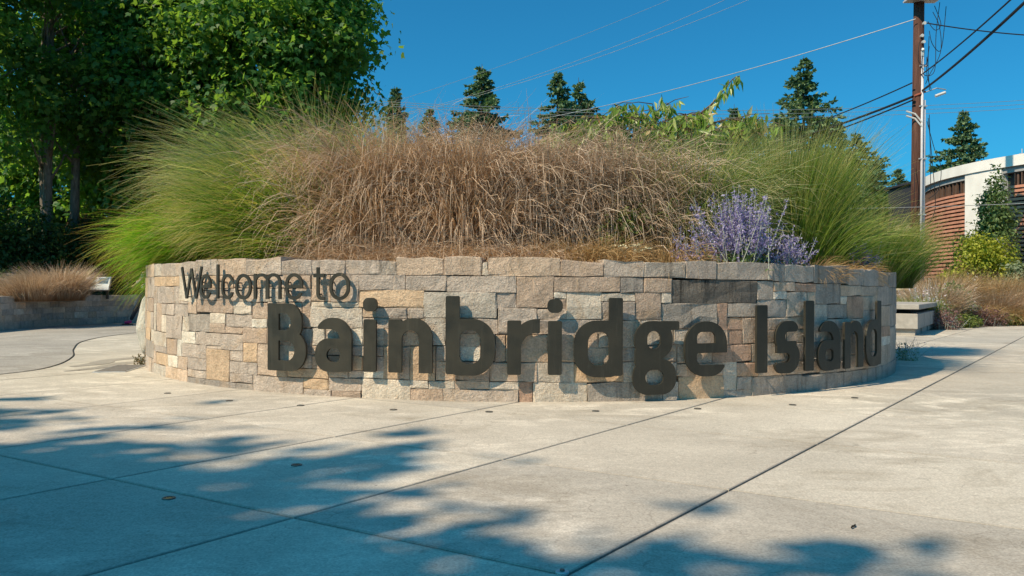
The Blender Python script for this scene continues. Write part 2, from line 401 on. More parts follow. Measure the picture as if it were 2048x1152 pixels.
# ------------------------------------------------------------------ stone walls
CX, CY, R = 0.11, 12.13, 5.15
WALLZ = 1.24
def mat_stone(name, col, streak=0.35, dark=(0.06, 0.055, 0.05), grain=1.0, iron=0.45):
    t = NT(name); v = t.obj()
    rnd = t.n('ObjectInfo').outputs['Random']
    off = t.n('Combine' + 'XYZ', {0: t.n('Math', {0: rnd, 1: 37.0}, operation='MULTIPLY').outputs[0], 1: t.n('Math', {0: rnd, 1: 91.0}, operation='MULTIPLY').outputs[0], 2: 0.0}).outputs[0]
    vo = t.n('VectorMath', {0: v, 1: off}, operation='ADD').outputs[0]
    n1 = t.noise(vo, 5.0, 6, 0.65, 0.5)
    n2 = t.noise(vo, 17.0, 7, 0.72)
    n3 = t.noise(vo, 62.0, 4, 0.7)
    lo = tuple(c * 0.80 for c in col); hi = tuple(min(1, c * 1.22) for c in col)
    c = t.ramp(n1, [(0.3, lo), (0.5, col), (0.72, hi)])
    c = t.mix(t.ramp(t.noise(vo, 3.2, 4, 0.6, 1.0), [(0.54, 0.0), (0.68, iron)]), c, (0.50, 0.36, 0.23))      # iron staining
    c = t.mix(0.6, c, t.ramp(n2, [(0.25, 0.80), (0.75, 1.26)]), 'MULTIPLY')
    c = t.mix(0.6, c, t.ramp(n3, [(0.3, 0.66), (0.7, 1.40)]), 'MULTIPLY')
    st = t.noise(t.n('Mapping', {0: vo, 3: (9.0, 9.0, 0.7)}).outputs[0], 1.6, 5, 0.7)
    c = t.mix(t.ramp(st, [(0.52, 0.0), (0.70, streak)]), c, dark)                                             # rain streaks
    c = t.mix(1.0, c, t.ramp(rnd, [(0, (0.96, 0.95, 0.94)), (0.5, (1.08, 1.06, 1.03)), (1, (1.18, 1.14, 1.08))]), 'MULTIPLY')
    h = t.n('Math', {0: t.n('Math', {0: n2, 1: 1.0}, operation='MULTIPLY').outputs[0], 1: t.n('Math', {0: n3, 1: 0.5}, operation='MULTIPLY').outputs[0]}, operation='ADD').outputs[0]
    return t.finish(c, 0.88, t.bump(h, 0.036 * grain, 1.0), 0, 0.2)
SM = dict(
    g=mat_stone('stone_grey', (0.50, 0.435, 0.38)), l=mat_stone('stone_light', (0.60, 0.545, 0.47), 0.22),
    w=mat_stone('stone_white', (0.72, 0.68, 0.60), 0.12), o=mat_stone('stone_ochre', (0.60, 0.455, 0.32), 0.12),
    t=mat_stone('stone_tan', (0.57, 0.455, 0.36), 0.22), b=mat_stone('stone_brown', (0.48, 0.38, 0.305), 0.28),
    r=mat_stone('stone_rust', (0.47, 0.325, 0.245), 0.3), d=mat_stone('stone_dark', (0.38, 0.345, 0.31), 0.5),
    k=mat_stone('stone_black', (0.15, 0.14, 0.128), 0.95, (0.018, 0.018, 0.018), 1.0, 0.05))
M['mortar'] = mat_plain('mortar', (0.17, 0.155, 0.135), 0.95, var=0.3, scale=25, bump=0.01)

def drum(u, r):                                  # wall surface: distance along the face and radius offset
    th = u / R
    return (CX + (R + r) * math.sin(th), CY - (R + r) * math.cos(th))

def stone(rs, u0, u1, z0, z1, surf, m, parent, cap=0, rough=1.0, back=0.07, gap=0.0012):
    u0 += gap; u1 -= gap; z0 += gap; z1 -= gap
    if z0 < 0.02: z0 = -0.012
    w, h = u1 - u0, z1 - z0
    nx = 2 if w < 0.16 else (3 if w < 0.42 else 4); nz = 2 if h < 0.2 else 3
    if cap: nz = 2
    bu, bz = min(0.007, w * 0.2), min(0.007, h * 0.2)
    us = [u0] + [u0 + bu + (w - 2 * bu) * k / (nx - 1) for k in range(nx)] + [u1]
    zs = [z0] + [z0 + bz + (h - 2 * bz) * k / (nz - 1) for k in range(nz)] + [z1]
    amp = rs.uniform(0.0015, 0.006) * rough
    tilt_u, tilt_z, pro = rs.normal(0, 0.0016), rs.normal(0, 0.0016), rs.uniform(-0.003, 0.005)
    NX, NZ = len(us), len(zs)
    tops = rs.normal(0, 0.0065, NX) + (0.020 * np.sin(np.linspace(0, PI, NX)) ** 0.5 - 0.012 if cap else 0)
    ju = rs.normal(0, 0.0022, (NZ, NX)); jz = rs.normal(0, 0.0022, (NZ, NX))
    vs = []
    for a, z in enumerate(zs):
        for b, u in enumerate(us):
            edge_ = a in (0, NZ - 1) or b in (0, NX - 1)
            r = pro + tilt_u * (2 * b / (NX - 1) - 1) + tilt_z * (2 * a / (NZ - 1) - 1)
            r += -0.0045 if edge_ else rs.normal(0, 1) * amp
            zz = z + (jz[a, b] if edge_ else jz[a, b] * 3); uu = u + (ju[a, b] if edge_ else ju[a, b] * 3)
            if cap and a >= NZ - 2: zz += tops[b]
            if z0 < 0 and a == 0: zz = z0
            x, y = surf(uu, r)
            vs.append((x, y, zz))
    fs = [(a * NX + b, a * NX + b + 1, (a + 1) * NX + b + 1, (a + 1) * NX + b) for a in range(NZ - 1) for b in range(NX - 1)]
    per = [b for b in range(NX)] + [a * NX + NX - 1 for a in range(1, NZ)] + [(NZ - 1) * NX + b for b in range(NX - 2, -1, -1)] + [a * NX for a in range(NZ - 2, 0, -1)]
    ub = (u0 + u1) / 2
    n0 = len(vs)
    for q in per:
        a, b = divmod(q, NX)
        x, y = surf(us[b], -(0.42 if cap else back))
        zb = vs[q][2]
        vs.append((x, y, zb))
    k = len(per)
    for i in range(k):
        j = (i + 1) % k
        fs.append((per[j], per[i], n0 + i, n0 + j))
    if cap: fs.append(tuple(n0 + i for i in range(k - 1, -1, -1)))
    return mesh_obj('stone', vs, fs, m, parent)

wall = thing('planter_wall', (CX, CY, 0), 'round grey and tan stone planter wall carrying the large metal lettering', 'wall')
rs = rng(11)
for it in ''.join(STONES).split(';'):
    a, b, c, d, k = it.split(',')
    a, b, c, d = (int(q) / 1000 for q in (a, b, c, d))
    smooth_end = 0.55 if (a < -2.2 or a > 2.2) else 1.15
    stone(rs, a, b, c, d, drum, SM[k[0]], wall, int(k[1]), smooth_end)
def more_stones(ua, ub, ztop_a, capz, seed):
    q = rng(seed); zrow = [0, 0.16, 0.36, 0.50, 0.70, 0.86, capz]
    for a in range(6):
        u = ua
        while u < ub - 0.08:
            w = min(q.uniform(0.18, 0.5), ub - u)
            if ub - u - w < 0.1: w = ub - u
            stone(q, u, u + w, zrow[a], zrow[a + 1], drum, SM[q.choice(list('ggltbdo'))], wall, 0, 0.7); u += w
    u = ua
    while u < ub - 0.08:
        w = min(q.uniform(0.4, 0.8), ub - u)
        if ub - u - w < 0.15: w = ub - u
        stone(q, u, u + w, capz, ztop_a, drum, SM[q.choice(list('ggdt'))], wall, 1, 0.7); u += w
more_stones(5.785, 8.4, 1.19, 1.018, 5)
more_stones(-8.0, -4.95, 1.24, 1.10, 6)
nn = 96; vs = []; fs = []
for k in range(nn):
    th = 2 * PI * k / nn
    for r, z in ((R - 0.034, -0.02), (R - 0.034, 1.0), (R - 0.40, 1.0), (R - 0.40, 0.0)):
        vs.append((CX + r * math.sin(th), CY - r * math.cos(th), z))
for k in range(nn):
    a, b = 4 * k, 4 * ((k + 1) % nn)
    for j in range(3): fs.append((a + j, b + j, b + j + 1, a + j + 1))
mesh_obj('mortar_core', vs, fs, M['mortar'], wall)
# soil dome inside the planter
vs = [(CX, CY, 1.32)]; fs = []
for i in range(1, 9):
    r = (R - 0.3) * i / 8
    for k in range(48):
        th = 2 * PI * k / 48
        vs.append((CX + r * math.sin(th), CY - r * math.cos(th), 1.04 + 0.28 * (1 - (i / 8) ** 2)))
for k in range(48): fs.append((0, 1 + k, 1 + (k + 1) % 48))
for i in range(7):
    for k in range(48):
        a = 1 + i * 48 + k; b = 1 + i * 48 + (k + 1) % 48
        fs.append((a, a + 48, b + 48, b))
tag(mesh_obj('planter_soil', vs, fs, M['soil'], smooth=True), kind='structure')
def soil_z(x, y):
    r = math.hypot(x - CX, y - CY) / (R - 0.3)
    return 1.04 + 0.28 * max(0, 1 - r * r)

# low retaining wall across the path, far left
lw_path = catmull([(-10.6, 11.0, 0), (-11.1, 14.0, 0), (-11.28, 17.5, 0), (-11.15, 20.0, 0), (-10.3, 21.7, 0), (-8.8, 22.6, 0), (-6.3, 23.1, 0), (-2.5, 23.3, 0)], 12)
lw_s = [0.0]
for a, b in zip(lw_path, lw_path[1:]): lw_s.append(lw_s[-1] + (b - a).length)
def lw_surf(u, r):
    u = min(max(u, 0), lw_s[-1] - 1e-4)
    k = max(i for i in range(len(lw_s) - 1) if lw_s[i] <= u)
    f = (u - lw_s[k]) / (lw_s[k + 1] - lw_s[k])
    p = lw_path[k].lerp(lw_path[k + 1], f); d = (lw_path[k + 1] - lw_path[k]).normalized()
    return (p.x + d.y * r, p.y - d.x * r)
lwall = thing('retaining_wall', (-11.2, 17.5, 0), 'low shaded stone retaining wall curving behind the path at left', 'wall')
q = rng(21)
rows = [0, 0.17, 0.33, 0.46, 0.60]
for a in range(5):
    u = 0.0
    while u < lw_s[-1] - 0.2:
        w = min(q.uniform(0.25, 0.62), lw_s[-1] - u)
        if a < 4: stone(q, u, u + w, rows[a], rows[a + 1], lw_surf, SM[q.choice(list('ggbtbld'))], lwall, 0, 0.8)
        else: stone(q, u, u + w * 1.0, 0.60, 0.745, lw_surf, SM[q.choice(list('gdgt'))], lwall, 1, 0.8)
        u += w
vs = []; fs = []
ns = 40
for k in range(ns + 1):
    u = lw_s[-1] * k / ns
    for r, z in ((-0.035, -0.02), (-0.035, 0.57), (-0.40, 0.57)):
        x, y = lw_surf(u, r); vs.append((x, y, z))
for k in range(ns):
    for j in range(2): fs.append((3 * k + j, 3 * k + 3 + j, 3 * k + 4 + j, 3 * k + 1 + j))
mesh_obj('mortar_core', vs, fs, M['mortar'], lwall)
# raised wooded bed behind that wall
vs = []; fs = []
for k in range(ns + 1):
    u = lw_s[-1] * k / ns
    x, y = lw_surf(u, -0.30); vs.append((x, y, 0.62))
    x2, y2 = (x - 3.0 * 1.0, y + (0.0 if x < -10.2 else 3.0)); vs.append((x2, y2, 0.85)); vs.append((-45 if x < -10.2 else x * 4.2, y if x < -10.2 else 70, 0.9))
for k in range(ns):
    for j in range(2): fs.append((3 * k + j, 3 * k + 1 + j, 3 * k + 4 + j, 3 * k + 3 + j))
tag(mesh_obj('wooded_bed', vs, fs, M['soil']), kind='structure')
# mounded planting bed on the right
BE0 = Vector((9.2, 18.6)); BED = Vector((0.8, 0.6)); BEN = Vector((-0.6, 0.8))
def bed_z(x, y):
    s = (Vector((x, y)) - BE0).dot(BEN)
    return 0.9 * smooth01(s / 5.5) - (0.02 if s < 0 else 0) + 0.02
vs = []; fs = []
for i in range(25):
    for j in range(17):
        a = -6 + i * 1.0; s = 14.0 * (j / 16) ** 1.5
        p = BE0 + BED * a + BEN * s
        vs.append((p.x, p.y, bed_z(p.x, p.y) + (random.uniform(-0.03, 0.03) if j else -0.03)))
for i in range(24):
    for j in range(16):
        a = i * 17 + j; fs.append((a, a + 17, a + 18, a + 1))
tag(mesh_obj('planting_bed', vs, fs, M['soil'], smooth=True), kind='structure')
# ------------------------------------------------------------------ metal lettering
def rb(X, Y, x0, y0, x1, y1, tl=0.004, tr=0.004, br=0.004, bl=0.004):
    """signed distance of a box with four corner radii"""
    cx, cy, hx, hy = (x0 + x1) / 2, (y0 + y1) / 2, (x1 - x0) / 2, (y1 - y0) / 2
    px, py = X - cx, Y - cy
    r = np.where(px > 0, np.where(py > 0, tr, br), np.where(py > 0, tl, bl))
    r = np.minimum(r, min(hx, hy))
    qx, qy = np.abs(px) - hx + r, np.abs(py) - hy + r
    return np.minimum(np.maximum(qx, qy), 0) + np.hypot(np.maximum(qx, 0), np.maximum(qy, 0)) - r
def r4(X, Y, x0, y0, x1, y1, r): return rb(X, Y, x0, y0, x1, y1, r, r, r, r)
def seg(X, Y, a, b, w):
    d = np.array(b, float) - np.array(a, float); L = np.hypot(*d); d /= L
    px, py = X - a[0], Y - a[1]; s = px * d[0] + py * d[1]; n = np.abs(-px * d[1] + py * d[0])
    qx, qy = np.abs(s - L / 2) - L / 2, n - w / 2
    return np.minimum(np.maximum(qx, qy), 0) + np.hypot(np.maximum(qx, 0), np.maximum(qy, 0))
mn, mx = np.minimum, np.maximum
def G_B(X, Y):
    s = rb(X, Y, 0, 0, .2, .62, .012, .01, .01, .012)
    lo = rb(X, Y, 0, 0, .445, .365, .01, .165, .18, .012); up_ = rb(X, Y, 0, .28, .395, .62, .012, .16, .14, .01)
    s = mn(mn(s, lo), up_)
    s = mx(s, -rb(X, Y, .125, .092, .315, .280, .004, .09, .095, .004))
    return mx(s, -rb(X, Y, .125, .372, .272, .530, .004, .075, .075, .004))
def G_a(X, Y):
    s = rb(X, Y, .255, 0, .37, .32, .0, .0, .012, .012)
    arch = mx(rb(X, Y, .0, -.1, .37, .475, .17, .18, 0, 0), -rb(X, Y, -.1, -.1, .255, .375, .0, .095, 0, 0))
    arch = mx(arch, .285 - Y); arch = mx(arch, .03 - X)
    arch = mx(arch, -rb(X, Y, -.1, -.1, .12, .335 + .0, 0, .0, 0, 0))
    bowl = mx(r4(X, Y, 0, -.008, .36, .288, .135), -r4(X, Y, .115, .078, .262, .205, .062))
    bowl = mx(bowl, X - .30)
    return mn(mn(s, arch), bowl)
def G_i(X, Y):
    return mn(rb(X, Y, .006, 0, .126, .462, .012, .012, .012, .012), r4(X, Y, 0, .535, .134, .652, .05))
def G_n(X, Y):
    s = rb(X, Y, 0, 0, .12, .465, .012, .008, .012, .012)
    a = mx(rb(X, Y, .05, -.2, .40, .475, .19, .17, 0, 0), -rb(X, Y, .12, -.2, .282, .372, .095, .085, 0, 0))
    return mn(s, mx(mx(a, -Y), -(rb(X, Y, -.1, .44, .12, .6))))
def G_b(X, Y):
    s = rb(X, Y, 0, 0, .12, .675, .012, .012, .012, .02)
    a = mx(rb(X, Y, .0, -.01, .432, .478, .12, .2, .2, .12), -rb(X, Y, .12, .088, .312, .382, .075, .1, .1, .075))
    return mn(s, mx(a, .06 - X))
def G_d(X, Y): return G_b(.432 - X, Y)
def G_r(X, Y):
    s = rb(X, Y, 0, 0, .12, .465, .012, .008, .012, .012)
    a = mx(rb(X, Y, .055, -.3, .6, .478, .2, 0, 0, 0), -rb(X, Y, .12, -.3, .6, .362, .14, 0, 0, 0))
    a = mx(mx(a, X - .285), .2 - Y)
    return mn(s, a)
def G_g(X, Y):
    u = r4(X, Y, .015, .135, .37, .472, .158)
    s = mn(u, rb(X, Y, .2, .395, .432, .470, .0, .012, .012, .0))
    lo = r4(X, Y, 0, -.172, .405, .135, .135)
    s = mn(mn(s, lo), rb(X, Y, .02, .06, .16, .25, .05, .02, .02, .05))
    s = mx(s, -r4(X, Y, .128, .225, .258, .388, .064))
    return mx(s, -r4(X, Y, .112, -.092, .292, .046, .07))
def G_e(X, Y):
    s = rb(X, Y, 0, -.01, .43, .478, .205, .2, .17, .205)
    s = mx(s, -rb(X, Y, .118, .282, .312, .388, .085, .085, .004, .004))
    o = rb(X, Y, .118, .088, .5, .2, .02, .0, .0, .095)
    s = mx(s, -o)
    return mx(s, -rb(X, Y, .405, -.1, .6, .2))
def G_I(X, Y): return r4(X, Y, 0, 0, .128, .622, .012)
def G_l(X, Y): return r4(X, Y, 0, 0, .126, .67, .012)
def G_s(X, Y):
    u = mx(rb(X, Y, .008, .185, .305, .478, .145, .09, .12, .13), -rb(X, Y, .128, .288, .5, .380, .05, 0, 0, .05))
    u = mx(u, -rb(X, Y, .28, .2, .5, .395))
    lo = mx(rb(X, Y, 0, -.01, .322, .288, .12, .14, .15, .09), -rb(X, Y, -.2, .088, .196, .182, 0, .05, .05, 0))
    lo = mx(lo, -rb(X, Y, -.2, .075, .025, .282))
    return mn(u, lo)
# thin letters of the upper line
def g_W(X, Y):
    p = [(.018, .318), (.118, 0), (.212, .300), (.308, 0), (.412, .318)]
    s = None
    for a, b in zip(p, p[1:]):
        q = seg(X, Y, a, b, .027); s = q if s is None else mn(s, q)
    return mx(mn(s, np.hypot(X - .118, Y - .012) - .02), -Y - .004)
def g_o(X, Y, w=.212): return mx(r4(X, Y, 0, -.004, w, .238, .106), -r4(X, Y, .028, .023, w - .028, .211, .08))
def g_e(X, Y):
    s = g_o(X, Y, .2); s = mn(s, rb(X, Y, .02, .105, .185, .131))
    return mx(s, -rb(X, Y, .10, .058, .3, .105))
def g_l(X, Y): return r4(X, Y, 0, 0, .028, .334, .004)
def g_c(X, Y): return mx(g_o(X, Y, .2), -rb(X, Y, .135, .06, .4, .178))
def g_m(X, Y):
    s = rb(X, Y, 0, 0, .028, .235)
    for x in (0, .153):
        a = mx(rb(X, Y, x, -.2, x + .19, .238, .09, .09, 0, 0), -rb(X, Y, x + .028, -.2, x + .162, .211, .056, .056, 0, 0))
        s = mn(s, mx(a, -Y))
    return s
def g_t(X, Y):
    s = mx(rb(X, Y, .035, -.004, .2, .292, .004, 0, 0, .06), -rb(X, Y, .063, .023, .4, .5, 0, 0, 0, .035))
    s = mx(s, X - .125)
    return mn(s, rb(X, Y, 0, .204, .122, .234))

def contour(F, x0, y0, h):
    """marching squares: closed loops of F = 0 (inside negative)"""
    ny, nx = F.shape; segs = {}
    def ip(a, b):
        (i, j), (k, l) = a, b
        fa, fb = F[i, j], F[k, l]; t = fa / (fa - fb)
        return (x0 + (j + (l - j) * t) * h, y0 + (i + (k - i) * t) * h)
    inside = F < 0
    cellsum = inside[:-1, :-1].astype(int) + inside[:-1, 1:] + inside[1:, :-1] + inside[1:, 1:]
    pts = {}
    for i, j in zip(*np.where((cellsum > 0) & (cellsum < 4))):
        c = [(i, j), (i, j + 1), (i + 1, j + 1), (i + 1, j)]
        ins = [inside[p] for p in c]
        en = []; ex = []
        for k in range(4):
            a, b = c[k], c[(k + 1) % 4]
            if ins[k] != ins[(k + 1) % 4]:
                key = (min(a, b), max(a, b)); pts[key] = ip(a, b)
                (ex if ins[k] else en).append((k, key))
        for k, key in ex:                        # leaving the inside here; joined to the next entry
            nxt = min(en, key=lambda e: (e[0] - k) % 4)
            segs[key] = nxt[1]
    loops = []
    while segs:
        st, cur = segs.popitem(); lp = [st]
        while cur != st:
            lp.append(cur); cur = segs.pop(cur)
        P = [pts[k] for k in lp]
        out = []                                 # drop collinear points
        for k in range(len(P)):
            a, b, c = out[-1] if out else P[k - 1], P[k], P[(k + 1) % len(P)]
            cr = abs((b[0] - a[0]) * (c[1] - a[1]) - (b[1] - a[1]) * (c[0] - a[0]))
            if cr > 0.5 * h * h * 0.05 or math.hypot(b[0] - a[0], b[1] - a[1]) > 0.03: out.append(b)
        if len(out) > 3: loops.append(out)
    return loops
t = NT('letter_metal'); v = t.pos()
nz = t.noise(v, 160, 3, 0.7); nb = t.noise(v, 6, 4)
drip = t.noise(t.pos((14, 14, 1.2)), 2.0, 5, 0.7)
M['letter'] = t.finish(t.mix(t.ramp(drip, [(0.55, 0.0), (0.72, 0.45)]), t.mix(t.ramp(nz, [(0.35, 0.0), (0.7, 0.5)]), t.ramp(nb, [(0.3, (0.028, 0.027, 0.021)), (0.7, (0.047, 0.045, 0.034))]), (0.065, 0.061, 0.048)), (0.095, 0.088, 0.07)), t.ramp(nb, [(0.3, 0.42), (0.7, 0.68)]), t.bump(nz, 0.0012, 0.6), 0.35, 0.4)
M['pin'] = mat_plain('pin_steel', (0.25, 0.25, 0.25), 0.4, 0.8)
GL = {}
def glyph(fn, h):
    if fn in GL: return GL[fn]
    xs = np.arange(-0.03, 0.50, h); ys = np.arange(-0.20, 0.70, h)
    X, Y = np.meshgrid(xs, ys); F = fn(X, Y) - 0.002
    F = np.where(np.abs(F) < 1e-7, 1e-7, F)
    loops = contour(F, xs[0], ys[0], h)
    allp = np.array([p for l in loops for p in l])
    w0, w1 = allp[:, 0].min(), allp[:, 0].max()
    pins = []
    mid = (allp[:, 1].min() + allp[:, 1].max()) / 2
    for sel in (Y < mid, Y >= mid):
        G = np.where(sel, F, 1); k = np.unravel_index(np.argmin(G), G.shape); pins.append((X[k], Y[k]))
    GL[fn] = (loops, w0, w1, pins); return GL[fn]
def letter(fn, th, z, width, name, parent, label, front, thick, h):
    loops, w0, w1, pins = glyph(fn, h)
    sx = min(1.12, max(0.8, width / (w1 - w0))); xm = (w0 + w1) / 2
    c, s = math.cos(th), math.sin(th)
    def W(x, y, r):
        a = (x - xm) * sx; rr = R + r
        return (CX + rr * s + a * c, CY - rr * c + a * s, z + y)
    bm = bmesh.new(); edges = []; lv = []
    for lp in loops:
        vs = [bm.verts.new((x, 0, y)) for x, y in lp]; lv.append(vs)
        for a, b in zip(vs, vs[1:] + vs[:1]): edges.append(bm.edges.new((a, b)))
    bmesh.ops.triangle_fill(bm, use_beauty=True, edges=edges, normal=(0, -1, 0))
    bm.verts.index_update()
    V = [(q.co.x, q.co.z) for q in bm.verts]; T = [[q.index for q in f.verts] for f in bm.faces]
    L = [[q.index for q in l] for l in lv]; bm.free()
    n = len(V)
    def ccw(f):
        a, b, d = (V[i] for i in f[:3])
        return f if (b[0] - a[0]) * (d[1] - a[1]) - (b[1] - a[1]) * (d[0] - a[0]) > 0 else f[::-1]
    T = [ccw(f) for f in T]
    verts = [W(x, y, front) for x, y in V] + [W(x, y, front - thick) for x, y in V]
    faces = T + [[i + n for i in f[::-1]] for f in T]
    for l in L:
        for a, b in zip(l, l[1:] + l[:1]): faces.append((b, a, a + n, b + n))
    bm = bmesh.new(); me = bpy.data.meshes.new(name)
    me.from_pydata([tuple(np.array(p) - np.array(base_of(parent))) for p in verts], [], faces)
    bm.from_mesh(me); bmesh.ops.recalc_face_normals(bm, faces=bm.faces); bm.to_mesh(me); bm.free()
    me.materials.append(M['letter'])
    o = bpy.data.objects.new(name, me); COL.objects.link(o); o.parent = parent; o['label'] = label
    for x, y in pins:
        mb = MB(); mb.tube([W(x, y, front - thick + 0.002), W(x, y, -0.02)], 0.008, 6)
        mb.build('standoff_pin', M['pin'], o)
    return o
BIG = [('B', G_B, -.4308, .222, .445), ('a', G_a, -.3338, .243, .375), ('i', G_i, -.2641, .248, .134), ('n', G_n, -.1920, .250, .400), ('b', G_b, -.0899, .246, .432),
       ('r', G_r, -.0017, .247, .283), ('i', G_i, .0504, .247, .134), ('d', G_d, .1230, .235, .432), ('g', G_g, .2235, .236, .432), ('e', G_e, .3166, .222, .43),
       ('I', G_I, .4337, .221, .128), ('s', G_s, .4943, .214, .322), ('l', G_l, .5528, .212, .126), ('a', G_a, .6116, .206, .365), ('n', G_n, .6989, .199, .39), ('d', G_d, .7867, .196, .41)]
SMALL = [('W', g_W, -.7078, .876, .43), ('e', g_e, -.6555, .879, .19), ('l', g_l, -.6160, .879, .038), ('c', g_c, -.5869, .880, .18), ('o', g_o, -.5420, .879, .222),
         ('m', g_m, -.4807, .883, .344), ('e', g_e, -.4193, .882, .2), ('t', g_t, -.3658, .882, .122), ('o', g_o, -.3248, .885, .207)]
ln = thing('town_name_lettering', (CX, CY - R, 0), 'large dark metal letters reading Bainbridge Island on the stone wall', 'lettering')
for ch, fn, th, z, w in BIG: letter(fn, th, z, w, 'letter', ln, 'large dark metal letter ' + ch, 0.086, 0.025, 0.007)
lw_ = thing('welcome_lettering', (CX + R * math.sin(-.5), CY - R * math.cos(-.5), 0.8), 'small thin dark metal letters reading Welcome to near the wall top', 'lettering')
for ch, fn, th, z, w in SMALL: letter(fn, th, z, w, 'letter', lw_, 'small dark metal letter ' + ch, 0.062, 0.016, 0.0042)

# ------------------------------------------------------------------ small things on the paving
M['light_cap'] = mat_plain('light_cap', (0.14, 0.135, 0.12), 0.45, 0.6)
M['lens'] = mat_plain('lens_glass', (0.07, 0.07, 0.065), 0.12, 0.0, spec=0.6)
def ground_light(x, y, r, label):
    o = thing('ground_light', (x, y, 0.0), label, 'ground light', 'recessed lights in the paving')
    vs = []; fs = []; n = 20
    for rr, z in ((r, -0.01), (r, 0.004), (r * 0.93, 0.006), (r * 0.66, 0.006), (r * 0.64, 0.003)):
        for k in range(n): vs.append((x + rr * math.cos(2 * PI * k / n), y + rr * math.sin(2 * PI * k / n), z))
    for i in range(4):
        for k in range(n): fs.append((i * n + k, i * n + (k + 1) % n, (i + 1) * n + (k + 1) % n, (i + 1) * n + k))
    mesh_obj('ring', vs, fs, M['light_cap'], o)
    vs = [(x + r * 0.645 * math.cos(2 * PI * k / n), y + r * 0.645 * math.sin(2 * PI * k / n), 0.0042) for k in range(n)]
    mesh_obj('lens', vs, [tuple(range(n))], M['lens'], o)
order = ['first', 'second', 'third', 'fourth', 'fifth', 'sixth', 'seventh', 'eighth', 'ninth']
for k, (x, y) in enumerate([(-3.2, 7.44), (-2.46, 6.97), (-1.77, 6.71), (-.96, 6.50), (-.18, 6.41), (.68, 6.47), (1.54, 6.62), (2.41, 6.86), (3.14, 7.32)]):
    ground_light(x, y, 0.031, order[k] + ' from the left of the small dark ground lights along the stone wall')
ground_light(-1.2, 4.47, 0.031, 'dark ground light at the ragged edge of the tree shade')
ground_light(-1.61, 3.76, 0.031, 'faint ground light lying inside the tree shade, nearest the left foreground')
mk = thing('survey_marker', (.18, 2.805, 0), 'round metal survey marker where two paving joints cross at the bottom edge', 'survey marker')
M['steel'] = mat_plain('galvanised_steel', (0.55, 0.56, 0.57), 0.5, 0.4, var=0.1, scale=40)
for rr, z0, z1, nm, mm in ((0.024, -0.004, 0.006, 'disc', 'steel'), (0.009, 0.006, 0.012, 'cap', 'light_cap')):
    mb = MB(); n = 24; vs = []; fs = []
    for r_, z in ((rr, z0), (rr, z1 - 0.002), (rr * 0.92, z1)):
        for k in range(n): vs.append((.18 + r_ * math.cos(2 * PI * k / n), 2.805 + r_ * math.sin(2 * PI * k / n), z))
    for i in range(2):
        for k in range(n): fs.append((i * n + k, i * n + (k + 1) % n, (i + 1) * n + (k + 1) % n, (i + 1) * n + k))
    fs.append(tuple(2 * n + k for k in range(n)))
    mesh_obj(nm, vs, fs, M[mm], mk)
mb = MB(); mb.tube([(1.415, 3.325, .006), (1.425, 3.34, .008), (1.44, 3.352, .007), (1.452, 3.375, .006)], [.003, .0042, .004, .0025], 6)
tag(mb.build('twig', mat_plain('twig_bark', (0.03, 0.025, 0.02), 0.9), loc=(1.43, 3.345, 0)), 'small dark twig lying alone on the sunlit concrete', 'twig')
hatch = thing('utility_hatch', (-4.78, 9.62, 0), 'flat grey rectangular utility hatch in the paving left of the planter', 'hatch')
mb = MB(); mb.box((-4.70, 9.62, 0.004), (0.36, 0.80, 0.012), 0.14); mb.build('frame', M['steel'], hatch)
mb = MB(); mb.box((-4.70, 9.62, 0.007), (0.325, 0.765, 0.014), 0.14, 0.003); mb.build('lid', mat_plain('hatch_lid', (0.17, 0.16, 0.15), 0.8, 0.0, var=0.2, scale=30), hatch)

# concrete bench by the right-hand bed
M['bench'] = mat_plain('bench_concrete', (0.36, 0.335, 0.30), 0.85, var=0.14, scale=9, bump=0.004)
bx, by = 8.62, 17.0
bd = Vector((0.545, 0.838)); bnv = Vector((bd.y, -bd.x))
bench = thing('concrete_bench', (bx, by, 0), 'pale concrete bench of thick blocks with a slab top at the right bed', 'bench')
ba = math.atan2(bd.y, bd.x)
def bpos(s, w): p = Vector((bx, by)) + bd * s - bnv * w; return p
for k in range(3):
    p = bpos(0.62 + k * 1.26, 0.55)
    mb = MB(); mb.box((p.x, p.y, 0.305), (1.20, 1.10, 0.33), ba, 0.012); mb.build('block', M['bench'], bench)
    mb = MB(); mb.box((p.x, p.y, 0.07), (1.02, 0.98, 0.15), ba); mb.build('plinth', M['bench'], bench)
p = bpos(1.9, 0.55)
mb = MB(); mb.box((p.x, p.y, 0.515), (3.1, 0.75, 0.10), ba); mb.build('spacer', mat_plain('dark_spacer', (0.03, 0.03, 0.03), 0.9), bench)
mb = MB(); mb.box((p.x, p.y, 0.615), (3.88, 1.16, 0.11), ba, 0.012); mb.build('seat_slab', M['bench'], bench)
# boulder built into the left flank of the planter
bmx = bmesh.new(); bmesh.ops.create_icosphere(bmx, subdivisions=4, radius=1)
q = rng(3); ph = q.uniform(0, 6, (12,)); 
for vtx in bmx.verts:
    c = vtx.co; d = 1 + 0.07 * math.sin(2.3 * c.x + ph[0] + 1.7 * c.z) + 0.06 * math.sin(3.7 * c.y + ph[1] - 2 * c.z) + 0.035 * math.sin(7.3 * c.z + ph[2] + 4 * c.x) + 0.02 * math.sin(13 * c.x + 9 * c.y + ph[3])
    vtx.co = c * d
th = -1.30; ra = Vector((math.sin(th), -math.cos(th), 0)); ta = Vector((math.cos(th), math.sin(th), 0))
ctr = Vector((CX, CY, 0)) + ra * (R - 0.045)
vs = [ctr + ra * (v.co.x * 0.20) + ta * (v.co.y * 0.36) + Vector((0, 0, 0.47 + v.co.z * 0.46)) for v in bmx.verts]
fs = [[v.index for v in f.verts] for f in bmx.faces]; bmx.free()
